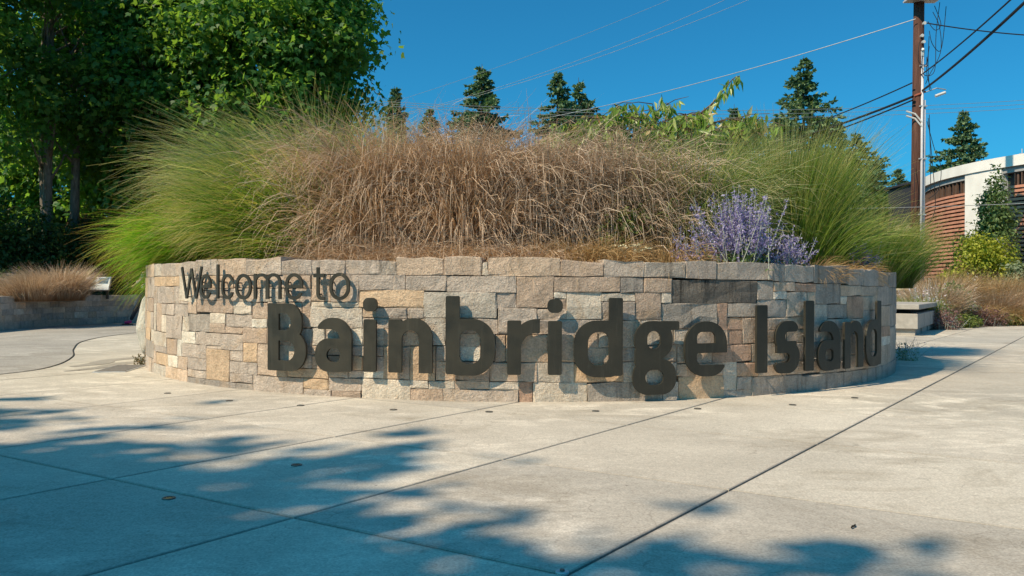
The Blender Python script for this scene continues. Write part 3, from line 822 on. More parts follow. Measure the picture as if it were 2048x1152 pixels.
tag(mesh_obj('boulder', vs, fs, mat_stone('boulder_granite', (0.56, 0.55, 0.50), 0.2, (0.12, 0.14, 0.08)), loc=tuple(ctr), smooth=True), 'pale rounded granite boulder leaning against the left side of the planter wall', 'boulder')
# ------------------------------------------------------------------ plants
def unit(a): return a / np.maximum(np.linalg.norm(a, axis=-1, keepdims=True), 1e-9)

def grass(q, x, y, z, n, rb_, L, a0=(0.05, 0.25), a1=(0.9, 1.7), wind=(0, 0), w=0.011, S=6, p=1.6, curl=0.0, flat=1.0, asym=None):
    """vertices, quads and the along-blade value of a clump of arching blades"""
    ang = q.uniform(0, 2 * PI, n); rr = rb_ * np.sqrt(q.uniform(0, 1, n))
    bx = x + rr * np.cos(ang); by = y + rr * np.sin(ang) * flat
    dirx = np.cos(ang) * (0.35 + rr / rb_) + q.normal(0, 0.35, n) + wind[0]
    diry = (np.sin(ang) * (0.35 + rr / rb_) + q.normal(0, 0.35, n)) + wind[1]
    dl = np.hypot(dirx, diry) + 1e-6
    lean = np.clip(dl / 1.2, 0.25, 1.6); dirx /= dl; diry /= dl
    Ls = L * np.clip(q.normal(0.86, 0.16, n), 0.35, 1.15)
    A0 = q.uniform(a0[0], a0[1], n) * lean; A1 = np.clip(q.uniform(a1[0], a1[1], n) * (0.55 + 0.45 * lean), 0, 2.75)
    ts = np.linspace(0, 1, S + 1)
    pos = np.zeros((n, S + 1, 3)); pos[:, 0] = np.stack([bx, by, np.full(n, z) - 0.03], 1)
    kink = q.normal(0, 0.055, (n, S + 1)); side = np.stack([-diry, dirx], 1)
    for k in range(S):
        t = (k + 0.5) / S
        a = A0 + (A1 - A0) * t ** p + curl * max(0, t - 0.6) * 2.5 * q.uniform(0, 1, n) + kink[:, k] * 0.5
        st = (Ls / S)[:, None]
        pos[:, k + 1, 0] = pos[:, k, 0] + (np.sin(a) * dirx + kink[:, k] * 0.5 * side[:, 0]) * st[:, 0]
        pos[:, k + 1, 1] = pos[:, k, 1] + (np.sin(a) * diry + kink[:, k] * 0.5 * side[:, 1]) * st[:, 0]
        pos[:, k + 1, 2] = pos[:, k, 2] + np.cos(a) * st[:, 0]
    tw = q.uniform(-1.2, 1.2, n)
    sv = np.stack([side[:, 0] * np.cos(tw), side[:, 1] * np.cos(tw), np.sin(tw)], 1)
    wd = w * q.uniform(0.6, 1.25, n)[:, None] * np.clip(1.05 - ts[None] ** 2.2, 0.12, 1)
    a = pos + sv[:, None] * wd[..., None] / 2; b = pos - sv[:, None] * wd[..., None] / 2
    V = np.stack([a, b], 2).reshape(-1, 3)
    base = (np.arange(n) * (S + 1) * 2)[:, None] + (np.arange(S) * 2)[None]
    F = np.stack([base, base + 1, base + 3, base + 2], -1).reshape(-1, 4)
    T = np.repeat(np.tile(ts, n), 2)
    return V, F, T

def join(parts):
    V = []; F = []; T = []; o = 0
    for v, f, t in parts:
        V.append(v); F.append(f + o); T.append(t); o += len(v)
    return np.concatenate(V), np.concatenate(F), np.concatenate(T)

def put_grass(name, m, parts, loc, label, cat='grass', group=None):
    V, F, T = join(parts)
    o = mesh_obj(name, V, F, m, loc=loc, attr=T)
    return tag(o, label, cat, group)

GM = dict(
    bright=mat_leaf('grass_bright', [(0, (0.11, 0.29, 0.012)), (0.6, (0.18, 0.38, 0.022)), (0.9, (0.33, 0.46, 0.06)), (1, (0.48, 0.45, 0.15))], 0.40, rootcol=((0.09, 0.22, 0.015), 0.35), tipcol=((0.30, 0.17, 0.07), 0.80)),
    olive=mat_leaf('grass_olive', [(0, (0.08, 0.17, 0.02)), (0.5, (0.15, 0.26, 0.04)), (0.8, (0.28, 0.35, 0.09)), (0.92, (0.52, 0.42, 0.17)), (1, (0.66, 0.54, 0.30))], 0.38, rootcol=((0.08, 0.11, 0.02), 0.4), tipcol=((0.46, 0.36, 0.18), 0.80)),
    sage_green=mat_leaf('grass_grey_green', [(0, (0.13, 0.22, 0.06)), (0.5, (0.22, 0.31, 0.11)), (0.85, (0.35, 0.40, 0.19)), (1, (0.58, 0.53, 0.36))], 0.38, rootcol=((0.09, 0.15, 0.03), 0.35), tipcol=((0.52, 0.43, 0.28), 0.78)),
    brown=mat_leaf('grass_brown', [(0, (0.22, 0.135, 0.085)), (0.4, (0.42, 0.28, 0.18)), (0.75, (0.62, 0.45, 0.31)), (0.88, (0.76, 0.61, 0.45)), (1, (0.86, 0.76, 0.60))], 0.30, tcol=(0.52, 0.33, 0.17), rootcol=((0.24, 0.115, 0.05), 0.3), tipcol=((0.76, 0.60, 0.45), 0.60)),
    mixed=mat_leaf('grass_fading', [(0, (0.17, 0.14, 0.07)), (0.4, (0.33, 0.24, 0.155)), (0.7, (0.52, 0.38, 0.28)), (0.88, (0.68, 0.53, 0.41)), (1, (0.82, 0.70, 0.56))], 0.30, tcol=(0.50, 0.35, 0.22), rootcol=((0.13, 0.105, 0.035), 0.42), tipcol=((0.74, 0.60, 0.47), 0.62)),
    green=mat_leaf('grass_green', [(0, (0.11, 0.20, 0.035)), (0.5, (0.19, 0.29, 0.065)), (0.85, (0.32, 0.39, 0.12)), (1, (0.52, 0.47, 0.22))], 0.38, rootcol=((0.09, 0.14, 0.02), 0.3), tipcol=((0.44, 0.40, 0.19), 0.72)),
    straw=mat_leaf('grass_straw', [(0, (0.32, 0.19, 0.09)), (0.5, (0.48, 0.32, 0.15)), (1, (0.62, 0.46, 0.25))], 0.32, tcol=(0.5, 0.33, 0.14), rootcol=((0.26, 0.12, 0.05), 0.35)))
def G(q, px, d, n, rb_, L, **k):
    x = lat(px, d); return grass(q, x, d, soil_z(x, d), n, rb_, L, **k)
q = rng(101)
GR = 'tall ornamental grasses in the round planter'
put_grass('ornamental_grass', GM['bright'], [G(q, 450, 10.4, 4290, 0.42, 1.50, a0=(0.1, 0.5), a1=(1.3, 2.4), wind=(-1.0, 0.0), w=0.0115, p=1.2), G(q, 440, 10.6, 1650, 0.3, 1.15, a0=(0.3, 0.8), a1=(1.6, 2.5), wind=(-1.2, 0.0), w=0.011, p=1.0)],
          (lat(432, 9.9), 9.9, 1.05), 'bright green arching grass clump spilling over the left end of the planter wall', 'grass', GR)
put_grass('ornamental_grass', GM['olive'], [G(q, 600, 9.3, 4950, 0.5, 1.62, a0=(0.08, 0.4), a1=(1.0, 2.2), wind=(-0.8, -0.05), w=0.011, p=1.35), G(q, 625, 8.9, 1716, 0.35, 1.1, a0=(0.2, 0.6), a1=(1.2, 2.2), wind=(-0.8, -0.2), w=0.011, p=1.2)],
          (lat(590, 8.9), 8.9, 1.1), 'large olive green grass mound leaning left above the Welcome to letters', 'grass', GR)
put_grass('ornamental_grass', GM['sage_green'], [G(q, 600, 10.6, 5280, 0.7, 2.3, a0=(0.04, 0.25), a1=(1.1, 2.2), wind=(-0.6, 0), w=0.0115, p=1.6), G(q, 650, 10.2, 1980, 0.5, 2.1, a0=(0.02, 0.22), a1=(0.9, 2.0), wind=(-0.35, 0), w=0.0115, p=1.8)],
          (lat(600, 10.6), 10.6, 1.2), 'tallest grey green grass clump with windblown tips behind the olive mound', 'grass', GR)
def brown(px, d, n, rb_, L, label, m='brown', **k):
    put_grass('ornamental_grass', GM[m], [G(q, px, d, n, rb_, L, **dict(dict(a0=(0.03, 0.26), a1=(0.9, 2.3), w=0.0105, S=8, p=2.2, curl=1.2), **k)), G(q, px, d - 0.35, n // 2, rb_ * 0.8, L * 0.66, a0=(0.1, 0.5), a1=(1.0, 2.5), wind=(k.get('wind', (0, 0))[0], -0.35), w=0.0105, p=1.5, curl=1.3), G(q, px, d - 0.2, 520, rb_ * 1.1, L * 0.92, a0=(0.05, 0.5), a1=(1.0, 2.7), wind=(k.get('wind', (0, 0))[0], -0.3), w=0.0115, S=8, p=1.8, curl=1.2)],
              (lat(px, d), d, 1.1), label, 'grass', GR)
brown(760, 9.0, 3960, 0.50, 1.92, 'dry russet grass clump just right of the olive mound', wind=(-0.25, -0.1))
brown(930, 8.8, 3960, 0.48, 1.80, 'dry brown grass clump standing above the first letter b of the name', wind=(0.1, -0.1))
brown(1075, 9.1, 3960, 0.5, 1.85, 'dry brown grass clump at the middle of the planter above the letter r', m='mixed', wind=(0.05, -0.1))
brown(1230, 9.2, 4290, 0.55, 1.72, 'dry tan grass clump left of the purple flowers', m='mixed', wind=(0.2, -0.1))
brown(1385, 9.3, 3960, 0.45, 1.66, 'pale grey green grass clump rising behind the purple flowers', m='sage_green', wind=(-0.1, -0.05), curl=0.3)
put_grass('ornamental_grass', GM['mixed'], [G(q, 830, 10.6, 3960, 0.8, 1.85, a0=(0.03, 0.25), a1=(0.6, 1.8), wind=(-0.25, 0), w=0.011, p=1.8, curl=0.8)], (lat(830, 10.6), 10.6, 1.2), 'fading tan and green grass clump in the back row beneath the left fir tops', 'grass', GR)
put_grass('ornamental_grass', GM['mixed'], [G(q, 1120, 10.6, 2970, 0.6, 1.5, a0=(0.03, 0.25), a1=(0.6, 1.8), w=0.011, p=1.8, curl=0.8)], (lat(1140, 10.8), 10.8, 1.2), 'fading grass clump in the back row in front of the cherry leaves', 'grass', GR)
put_grass('ornamental_grass', GM['green'], [G(q, 1570, 9.9, 4950, 0.42, 1.85, a0=(0.03, 0.36), a1=(0.2, 1.1), wind=(0.0, -0.05), w=0.0115, p=1.6), G(q, 1610, 9.7, 1452, 0.35, 1.3, a0=(0.2, 0.6), a1=(0.9, 1.7), wind=(0.4, -0.1), w=0.011, p=1.4)],
          (lat(1575, 9.9), 9.9, 1.15), 'tall upright green grass clump right of the purple flowers', 'grass', GR)
put_grass('ornamental_grass', GM['sage_green'], [G(q, 1480, 10.9, 3300, 0.6, 1.62, a0=(0.02, 0.25), a1=(0.3, 1.4), w=0.0115, p=1.8)], (lat(1470, 10.9), 10.9, 1.2), 'grey green upright grass clump in the back row below the drooping cherry shoot', 'grass', GR)
put_grass('ornamental_grass', GM['olive'], [G(q, 1735, 11.8, 2772, 0.4, 1.2, a0=(0.05, 0.5), a1=(0.5, 1.5), wind=(0.12, 0), w=0.011, p=1.5), G(q, 1790, 12.4, 1320, 0.25, 1.0, a0=(0.1, 0.5), a1=(0.5, 1.5), wind=(0.2, 0), w=0.011)],
          (lat(1745, 11.6), 11.6, 1.1), 'lower olive green grass clump at the right end of the planter', 'grass', GR)
# short dry tufts along the rim
TU = 'short dry tufts along the planter rim'
tufts = [(668, 8.05, 'russet tuft curling over the rim above the letter a'), (735, 7.85, 'short red brown tuft on the rim above the first letter i'), (812, 7.75, 'short brown tuft on the rim between the letters n and b'), (893, 7.65, 'dense brown tuft on the rim just left of the first letter b'), (985, 7.6, 'dry copper tuft on the rim above the bowl of the letter b'),
         (1060, 7.6, 'low copper tuft on the rim above the letter r'), (1150, 7.65, 'straw coloured tuft on the rim right of the second letter i'), (1215, 7.7, 'drooping straw tuft on the rim left of the pale flower heads'), (1330, 7.8, 'golden tuft on the rim left of the purple flowers'), (1620, 8.35, 'loose golden tuft on the rim right of the purple flowers'), (1690, 9.1, 'wispy golden tuft on the rim near the end of the lettering')]
for k, (px, d, lab) in enumerate(tufts):
    mm = 'straw' if px > 1140 else ('brown' if k % 2 else 'brown')
    put_grass('dry_tuft', GM[mm], [G(q, px, d, 900, 0.2, 0.62 if px < 1500 else 0.42, a0=(0.1, 0.6), a1=(1.2, 2.7), w=0.007, p=1.2, curl=0.8, wind=(0, -0.2))], (lat(px, d), d, 1.06), lab, 'grass', TU)

# --- leaves
LEAF_MAPLE = (np.array([(0, 0, 0), (.30, .05, .02), (.50, .42, -.05), (.22, .48, .03), (.10, 1.0, -.06), (-.18, .52, .03), (-.50, .46, -.05), (-.30, .05, .02)]), np.array([(0, 1, 2), (0, 2, 3), (0, 3, 4), (0, 4, 5), (0, 5, 6), (0, 6, 7)]))
LEAF_OVAL = (np.array([(0, 0, 0), (.26, .4, .05), (0, .45, -.02), (-.26, .4, .05), (0, 1, -.06)]), np.array([(0, 1, 2), (0, 2, 3), (2, 1, 4), (3, 2, 4)]))
LEAF_LANCE = (np.array([(0, 0, 0), (.15, .38, .05), (0, .42, -.02), (-.15, .38, .05), (.0, 1, -.12)]), np.array([(0, 1, 2), (0, 2, 3), (2, 1, 4), (3, 2, 4)]))
LEAF_DIAM = (np.array([(0, 0, 0), (.3, .5, 0), (0, 1, 0), (-.3, .5, 0)]), np.array([(0, 1, 2), (0, 2, 3)]))
def leaves(q, pos, nrm, shape, size, along=None, sd=0.25):
    """a leaf at each pos; nrm = rough leaf normal, along = direction of the leaf tip"""
    n = len(pos); nrm = unit(nrm + 1e-6)
    if along is None: along = q.normal(0, 1, (n, 3))
    a = unit(along - nrm * np.sum(along * nrm, 1, keepdims=True)); b = np.cross(a, nrm)
    sz = (size * np.clip(q.normal(1, sd, n), 0.45, 1.7))[:, None, None]
    LV, LF = shape
    V = (b[:, None] * LV[None, :, 0:1] + a[:, None] * LV[None, :, 1:2] + nrm[:, None] * LV[None, :, 2:3]) * sz + pos[:, None]
    k = len(LV)
    return V.reshape(-1, 3), (LF[None] + (np.arange(n) * k)[:, None, None]).reshape(-1, LF.shape[1])

def in_ball(q, n): 
    v = unit(q.normal(0, 1, (n, 3))); return v * (q.uniform(0, 1, n) ** (1 / 2.2))[:, None]

def crown_leaves(q, centers, radii, nleaf, size, shape, squash=0.7, lift=0.5):
    w = radii ** 2; idx = q.choice(len(centers), nleaf, p=w / w.sum())
    off = q.normal(0, 0.52, (nleaf, 3)); off[:, 2] *= squash
    pos = centers[idx] + off * radii[idx][:, None]
    nrm = off * 0.6 + q.normal(0, 0.55, (nleaf, 3)) + np.array([0, 0, lift])
    al = off * 0.8 + q.normal(0, 0.5, (nleaf, 3)) + np.array([0, 0, -0.45])
    return leaves(q, pos, nrm, shape, size, al)

BARK = {}
t = NT('maple_bark'); v = t.obj((6, 6, 1.2))
BARK['maple'] = t.finish(t.ramp(t.noise(v, 3, 6, 0.7), [(0.3, (0.09, 0.08, 0.065)), (0.55, (0.22, 0.20, 0.17)), (0.75, (0.36, 0.34, 0.30))]), 0.9, t.bump(t.noise(v, 6, 4), 0.03))
t = NT('fir_bark'); v = t.obj((8, 8, 1.2))
BARK['fir'] = t.finish(t.ramp(t.noise(v, 3, 5, 0.7), [(0.3, (0.04, 0.028, 0.02)), (0.7, (0.12, 0.085, 0.06))]), 0.95)
LM = dict(
    maple=mat_leaf('maple_leaf', [(0, (0.03, 0.115, 0.04)), (0.5, (0.055, 0.165, 0.048)), (0.88, (0.095, 0.21, 0.05)), (1, (0.20, 0.28, 0.045))], 0.5, tcol=(0.28, 0.50, 0.05), rough=0.45),
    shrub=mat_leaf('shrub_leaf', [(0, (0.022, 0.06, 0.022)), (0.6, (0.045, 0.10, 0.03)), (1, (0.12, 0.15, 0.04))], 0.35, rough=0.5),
    rust=mat_leaf('rust_shrub_leaf', [(0, (0.05, 0.06, 0.025)), (0.6, (0.12, 0.09, 0.04)), (1, (0.22, 0.13, 0.06))], 0.35),
    fir=mat_leaf('fir_needle', [(0, (0.07, 0.145, 0.09)), (0.6, (0.13, 0.22, 0.12)), (1, (0.22, 0.29, 0.13))], 0.18, rough=0.65),
    cherry=mat_leaf('cherry_leaf', [(0, (0.14, 0.25, 0.04)), (0.55, (0.25, 0.38, 0.07)), (0.85, (0.44, 0.50, 0.18)), (0.95, (0.55, 0.52, 0.33)), (1, (0.55, 0.25, 0.07))], 0.40, rough=0.35, spec=0.45),
    gold=mat_leaf('gold_shrub_leaf', [(0, (0.13, 0.18, 0.02)), (0.5, (0.27, 0.31, 0.03)), (1, (0.46, 0.46, 0.07))], 0.35),
    col=mat_leaf('young_tree_leaf', [(0, (0.07, 0.13, 0.05)), (0.6, (0.13, 0.20, 0.075)), (1, (0.21, 0.28, 0.10))], 0.3),
    silver=mat_leaf('silver_leaf', [(0, (0.12, 0.16, 0.09)), (0.6, (0.22, 0.27, 0.16)), (1, (0.36, 0.40, 0.28))], 0.3),
    low=mat_leaf('low_green_leaf', [(0, (0.08, 0.13, 0.03)), (0.6, (0.15, 0.20, 0.05)), (1, (0.27, 0.28, 0.09))], 0.3),
    plum=mat_leaf('plum_leaf', [(0, (0.12, 0.065, 0.06)), (0.6, (0.21, 0.12, 0.11)), (1, (0.34, 0.22, 0.20))], 0.3, tcol=(0.3, 0.14, 0.12)),
    far=mat_leaf('far_tree_leaf', [(0, (0.04, 0.08, 0.025)), (0.6, (0.08, 0.14, 0.04)), (1, (0.17, 0.23, 0.06))], 0.35))

def broadleaf(name, loc, H, crown_c, crown_r, nclu, nleaf, size, seed, label, cat, group=None, m='maple', bark='maple', shape=LEAF_MAPLE, trunk_r=0.2, clu=(0.55, 1.0), lean=(0, 0), stems=1, squash=0.7, shell=0.45, cone=0.0):
    q = rng(seed); loc = Vector(loc)
    o = thing(name, loc, label, cat, group)
    cc = np.array(crown_c) + np.array(loc); cr = np.array(crown_r)
    d = unit(q.normal(0, 1, (nclu, 3))); rad = shell + (1 - shell) * q.uniform(0, 1, nclu) ** 0.6
    cen = cc + d * rad[:, None] * cr * q.uniform(0.85, 1.08, (nclu, 1))
    if cone:
        k_ = 1 + cone * (0.3 - (cen[:, 2:3] - cc[2]) / cr[2]); cen[:, :2] = cc[:2] + (cen[:, :2] - cc[:2]) * np.clip(k_, 0.12, 2)
    radii = q.uniform(clu[0], clu[1], nclu)
    if cone: radii *= np.clip(1.15 - 0.4 * (cen[:, 2] - cc[2]) / cr[2], 0.5, 1.4)
    V, F = crown_leaves(q, cen, radii, nleaf, size, shape, squash)
    mb = MB()
    for s in range(stems):
        a = 2 * PI * s / max(stems, 1) + 0.6
        off = Vector((math.cos(a), math.sin(a), 0)) * (0.25 * (stems > 1))
        top = Vector(cc) + Vector((lean[0], lean[1], cr[2] * 0.55)) + off * 4
        b = loc + off
        pts = [b.lerp(top, f) + Vector((math.sin(f * 5 + seed + s) * 0.12, math.cos(f * 4 + seed + s) * 0.12, 0)) * (f > 0) for f in (0, .12, .25, .4, .55, .7, .85, 1)]
        mb.tube(pts, [trunk_r * r for r in (1.25, 1.0, .88, .74, .58, .42, .27, .12)], 9)
        pick = q.choice(nclu, min(nclu, 16), replace=False)
        for k in pick:
            e = Vector(cen[k]); f = min(0.85, max(0.18, (e.z - loc.z) / (top.z - loc.z) * 0.75))
            st = b.lerp(top, f); md = st.lerp(e, 0.5) + Vector((0, 0, -0.1))
            mb.tube([st, md, e], [trunk_r * 0.38 * (1 - f * 0.5), trunk_r * 0.22, 0.012], 6)
    mb.build('trunk', BARK[bark], o, smooth=True)
    mesh_obj('crown', V, F, LM[m], o)
    return o

def bush(name, loc, r, n, size, seed, m, label, cat='shrub', shape=LEAF_OVAL, nclu=14, group=None, stemcol='fir', squash=0.8):
    q = rng(seed); o = thing(name, loc, label, cat, group)
    c = np.array(loc) + np.array([0, 0, r[2]])
    d = unit(q.normal(0, 1, (nclu, 3))); cen = c + d * np.array(r) * q.uniform(0.35, 0.8, (nclu, 1))
    cen[:, 2] = np.maximum(cen[:, 2], loc[2] + 0.1)
    radii = q.uniform(0.28, 0.5, nclu) * (r[0] + r[2]) / 2
    V, F = crown_leaves(q, cen, radii, n, size, shape, squash)
    V[:, 2] = np.maximum(V[:, 2], loc[2] - 0.05)
    mb = MB()
    for k in range(min(nclu, 9)):
        e = Vector(cen[k]); b = Vector(loc) + Vector((q.normal(0, .06), q.normal(0, .06), -0.03))
        mb.tube([b, b.lerp(e, 0.5) + Vector((0, 0, 0.05)), e], [0.022, 0.014, 0.006], 5)
    mb.build('stems', BARK[stemcol], o)
    mesh_obj('foliage', V, F, LM[m], o)
    return o

def fir(name, loc, H, width, seed, label, n_per=80, m='fir', group='tall firs against the sky', start=0.12, gap=0.0):
    q = rng(seed); loc = Vector(loc)
    o = thing(name, loc, label, 'tree', group)
    mb = MB(); top = loc + Vector((q.normal(0, .12), 0, H))
    mb.tube([loc, loc.lerp(top, 0.5), top], [H * 0.014, H * 0.009, 0.02], 7)
    P = []; N = []; A = []; S = []
    z = start * H
    while z < H * 0.985:
        f = (z / H - start) / (1 - start)
        rad = (width * min(1.0, (1 - f) / 0.36) ** 0.85 * (1.0 if f > 0.25 else 0.75 + f) + 0.05) * (1 + 0.22 * math.sin(z * 2.1 + seed) * math.sin(z * 0.9 + 2 * seed))
        for _ in range(q.integers(6, 10)):
            if q.uniform() < gap: continue
            az = q.uniform(0, 2 * PI); L = rad * q.uniform(0.4, 1.18)
            d = np.array([math.cos(az), math.sin(az), 0.0]); rise = 0.25 * (f - 0.35)
            b = np.array(loc) + np.array([0, 0, z])
            cnt = max(5, int(n_per * (0.3 + L / width)))
            ts = q.uniform(0.12, 1.0, cnt) ** 0.8
            zz = (rise * ts - 0.28 * ts ** 1.5 + 0.16 * ts ** 4) * L
            p = b + d * (ts * L)[:, None]; p[:, 2] += zz
            sp = np.cross(d, [0, 0, 1]); sg = q.choice([-1, 1], cnt)[:, None]
            al = d * 0.75 + sp * sg * q.uniform(0.2, 0.9, (cnt, 1)) + np.array([0, 0, -0.22]) + q.normal(0, 0.2, (cnt, 3))
            P.append(p); A.append(al); N.append(np.array([0, 0, 0.5]) + q.normal(0, 0.7, (cnt, 3)))
            if L > 0.6:
                mb.tube([tuple(b), tuple(b + d * L * 0.5 + [0, 0, (rise * .5 - .1) * L]), tuple(b + d * L * 0.92 + [0, 0, (rise - .14) * L])], [0.05, 0.035, 0.012], 4, False)
        z += H * q.uniform(0.015, 0.027) * (1.15 - 0.4 * f)
    P = np.concatenate(P); N = np.concatenate(N); A = np.concatenate(A)
    SZ = np.clip(1.35 - 0.85 * (P[:, 2] - loc.z) / H, 0.45, 1.1)
    V, F = leaves(q, P, N, LEAF_DIAM, 0.0225 * H * SZ, A, 0.4)
    mb.build('trunk', BARK['fir'], o)
    mesh_obj('crown', V, F, LM[m], o)
    return o
# ------------------------------------------------------------------ trees on the left
WOOD = 'broadleaf trees of the wood on the left'
ZB = 0.75
broadleaf('maple_tree', (-7.3, 24.0, ZB), 12, (0, 0, 6.9), (2.75, 2.8, 4.3), 200, 46000, 0.165, 31, 'dense maple with yellow green sunlit top standing nearest the open sky', 'tree', WOOD, trunk_r=0.22, clu=(0.5, 0.95))
broadleaf('maple_tree', (-12.8, 27.0, ZB), 13, (0, 0, 7.3), (3.4, 3.0, 5.2), 140, 26000, 0.18, 32, 'dark dense maple deep in the wood behind the pale slim trunks', 'tree', WOOD, trunk_r=0.24, clu=(0.5, 1.0))
broadleaf('maple_tree', (-13.6, 24.0, ZB), 15, (0, 0, 8.0), (2.6, 2.6, 5.2), 110, 17000, 0.165, 33, 'open maple with sky showing between its branches at upper left', 'tree', WOOD, trunk_r=0.15, clu=(0.45, 0.9), stems=3)
broadleaf('maple_tree', (-14.3, 20.5, ZB), 15, (-0.6, 0, 7.8), (2.3, 2.4, 5.6), 110, 17000, 0.155, 34, 'maple with several pale slim trunks at the left edge', 'tree', WOOD, trunk_r=0.12, clu=(0.45, 0.9), stems=3)
broadleaf('maple_tree', (-10.4, 24.3, ZB), 12, (0, 0, 6.8), (2.3, 2.4, 4.4), 130, 28000, 0.165, 38, 'leafy maple second from the open sky, above the grey green grass', 'tree', WOOD, trunk_r=0.2, clu=(0.5, 0.95))
broadleaf('understory_tree', (-10.6, 27.5, ZB), 6, (0, 0, 2.9), (2.6, 1.6, 2.4), 60, 9000, 0.22, 35, 'low leafy tree filling the gap below the dense maples', 'tree', WOOD, trunk_r=0.08, clu=(0.4, 0.8), stems=2)
broadleaf('understory_tree', (-15.2, 28.5, ZB), 7, (0, 0, 3.6), (2.8, 1.6, 3.0), 60, 8000, 0.22, 36, 'sun flecked young tree deep in the wood behind the pale trunks', 'tree', WOOD, trunk_r=0.08, clu=(0.4, 0.8), stems=2)
broadleaf('understory_tree', (-19.5, 29.0, ZB), 9, (0, 0, 4.8), (3.0, 2.0, 4.6), 70, 9000, 0.24, 37, 'shaded tree closing the wood at the far left edge', 'tree', WOOD, trunk_r=0.1, clu=(0.5, 0.9))
q = rng(40)
DARK = 'dark shrubs under the wood'
for k, (x, y, r, lab, mm) in enumerate([(-13.6, 22.3, (1.5, 0.8, 1.3), 'dark green shrub behind the russet grass at the left edge', 'shrub'), (-11.8, 23.6, (1.3, 0.8, 1.25), 'dark shrub behind the tilted information panel', 'shrub'), (-9.6, 24.3, (1.5, 0.9, 1.0), 'dark shrub beyond the bright green grass clump', 'shrub'),
                                     (-12.7, 24.6, (1.2, 0.8, 1.35), 'reddish brown shrub in the shade under the pale trunks', 'rust'), (-7.0, 25.2, (1.6, 0.9, 1.2), 'dark shrub hidden mostly by the planter grasses', 'shrub'), (-16.0, 23.0, (1.4, 0.8, 1.6), 'dark shrub cut off by the left edge of the picture', 'shrub')]):
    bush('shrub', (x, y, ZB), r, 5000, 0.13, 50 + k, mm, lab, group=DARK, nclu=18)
# hedge-like mass closing the view below the crowns
Vs = []; Fs = []; o_ = 0
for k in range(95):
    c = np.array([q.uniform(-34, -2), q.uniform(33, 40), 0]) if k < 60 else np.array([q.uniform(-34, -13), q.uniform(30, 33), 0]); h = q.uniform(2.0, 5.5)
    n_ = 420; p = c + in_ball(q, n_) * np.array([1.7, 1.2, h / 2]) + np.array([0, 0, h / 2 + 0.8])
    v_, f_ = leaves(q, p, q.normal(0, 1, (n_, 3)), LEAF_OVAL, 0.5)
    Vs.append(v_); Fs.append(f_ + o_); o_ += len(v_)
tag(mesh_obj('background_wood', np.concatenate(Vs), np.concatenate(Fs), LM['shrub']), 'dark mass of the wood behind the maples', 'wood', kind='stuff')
# tall neighbours left of the frame: they throw the shade on the plaza and on the wood
SH = 'tall trees beyond the left edge'
shade = broadleaf('shade_tree', (-14.5, -3.2, 0), 15, (0, 0, 9.2), (3.0, 3.0, 5.0), 110, 8500, 0.36, 61, 'tall maple left of the camera throwing shade on the foreground paving', 'tree', SH, trunk_r=0.25, clu=(0.6, 1.1))
def copy_tree(o, loc, rz, sc, label):
    c = o.copy(); COL.objects.link(c); c.location = loc; c.rotation_euler = (0, 0, rz); c.scale = (sc, sc, sc); c['label'] = label
    for ch in o.children:
        d = ch.copy(); COL.objects.link(d); d.parent = c
    return c
copy_tree(shade, (-12.1, -3.8, 0), 1.3, 0.95, 'tall maple behind the camera shading the near left paving')
copy_tree(shade, (-16.7, -2.9, 0), 3.5, 1.0, 'tall maple left of the plaza whose crown tip shades the middle of the paving')
copy_tree(shade, (-11.2, -3.4, 0), 5.3, 0.80, 'shorter maple left of the camera filling the shade at the lower left')
copy_tree(shade, (-8.8, -5.2, 0), 2.6, 0.88, 'maple behind the camera whose crown tip touches the near right paving')
copy_tree(shade, (-10.15, -4.6, 0), 4.4, 0.90, 'tall maple behind the camera shading the near right paving')

# ------------------------------------------------------------------ firs on the skyline
def skyfir(pxc, pytop, pybot_w, d, seed, label, **k):
    x = lat(pxc, d); H = up(pxc, pytop, d); pybot_w *= 1.22
    fir('fir_tree', (x, d, 0), H, pybot_w / FX * d, seed, label, **k)
skyfir(962, 128, 62, 75, 71, 'pointed fir standing alone left of the picture centre')
skyfir(1115, 142, 52, 80, 72, 'left one of a pair of firs behind the cherry leaves')
skyfir(1158, 155, 45, 84, 73, 'right one of a pair of firs behind the cherry leaves')
skyfir(858, 213, 40, 80, 74, 'short fir between the maple and the lone fir')
skyfir(790, 172, 30, 88, 75, 'slim fir half hidden by the maple edge')
skyfir(1607, 112, 62, 70, 76, 'tallest fir above the green grass clump, with a ragged tip', gap=0.12)
skyfir(1466, 208, 30, 95, 77, 'small distant fir beside the drooping cherry shoot')
skyfir(1712, 262, 62, 75, 78, 'fir right of the tallest one, behind the right hand grass')
skyfir(1672, 240, 48, 85, 79, 'narrow fir squeezed between the two larger ones at right')
skyfir(1748, 318, 52, 62, 80, 'lower fir at the foot of the fir group right of the grass')
skyfir(1795, 336, 32, 60, 81, 'small fir standing left of the utility pole')
skyfir(1925, 220, 52, 62, 82, 'broad fir rising above the curved building roof')
skyfir(1560, 240, 36, 78, 83, 'shorter fir at the left foot of the tallest one')
broadleaf('broadleaf_tree', (lat(1775, 50), 50, 0), 9, (0, 0, 4.6), (2.0, 1.6, 2.8), 50, 5500, 0.26, 84, 'light green round tree left of the utility pole', 'tree', m='far', shape=LEAF_OVAL, trunk_r=0.15)
broadleaf('broadleaf_tree', (lat(1720, 56), 56, 0), 9, (0, 0, 4.6), (3.2, 1.8, 3.6), 50, 6000, 0.28, 85, 'darker tree among the firs behind the right hand grass', 'tree', m='shrub', shape=LEAF_OVAL, trunk_r=0.15)

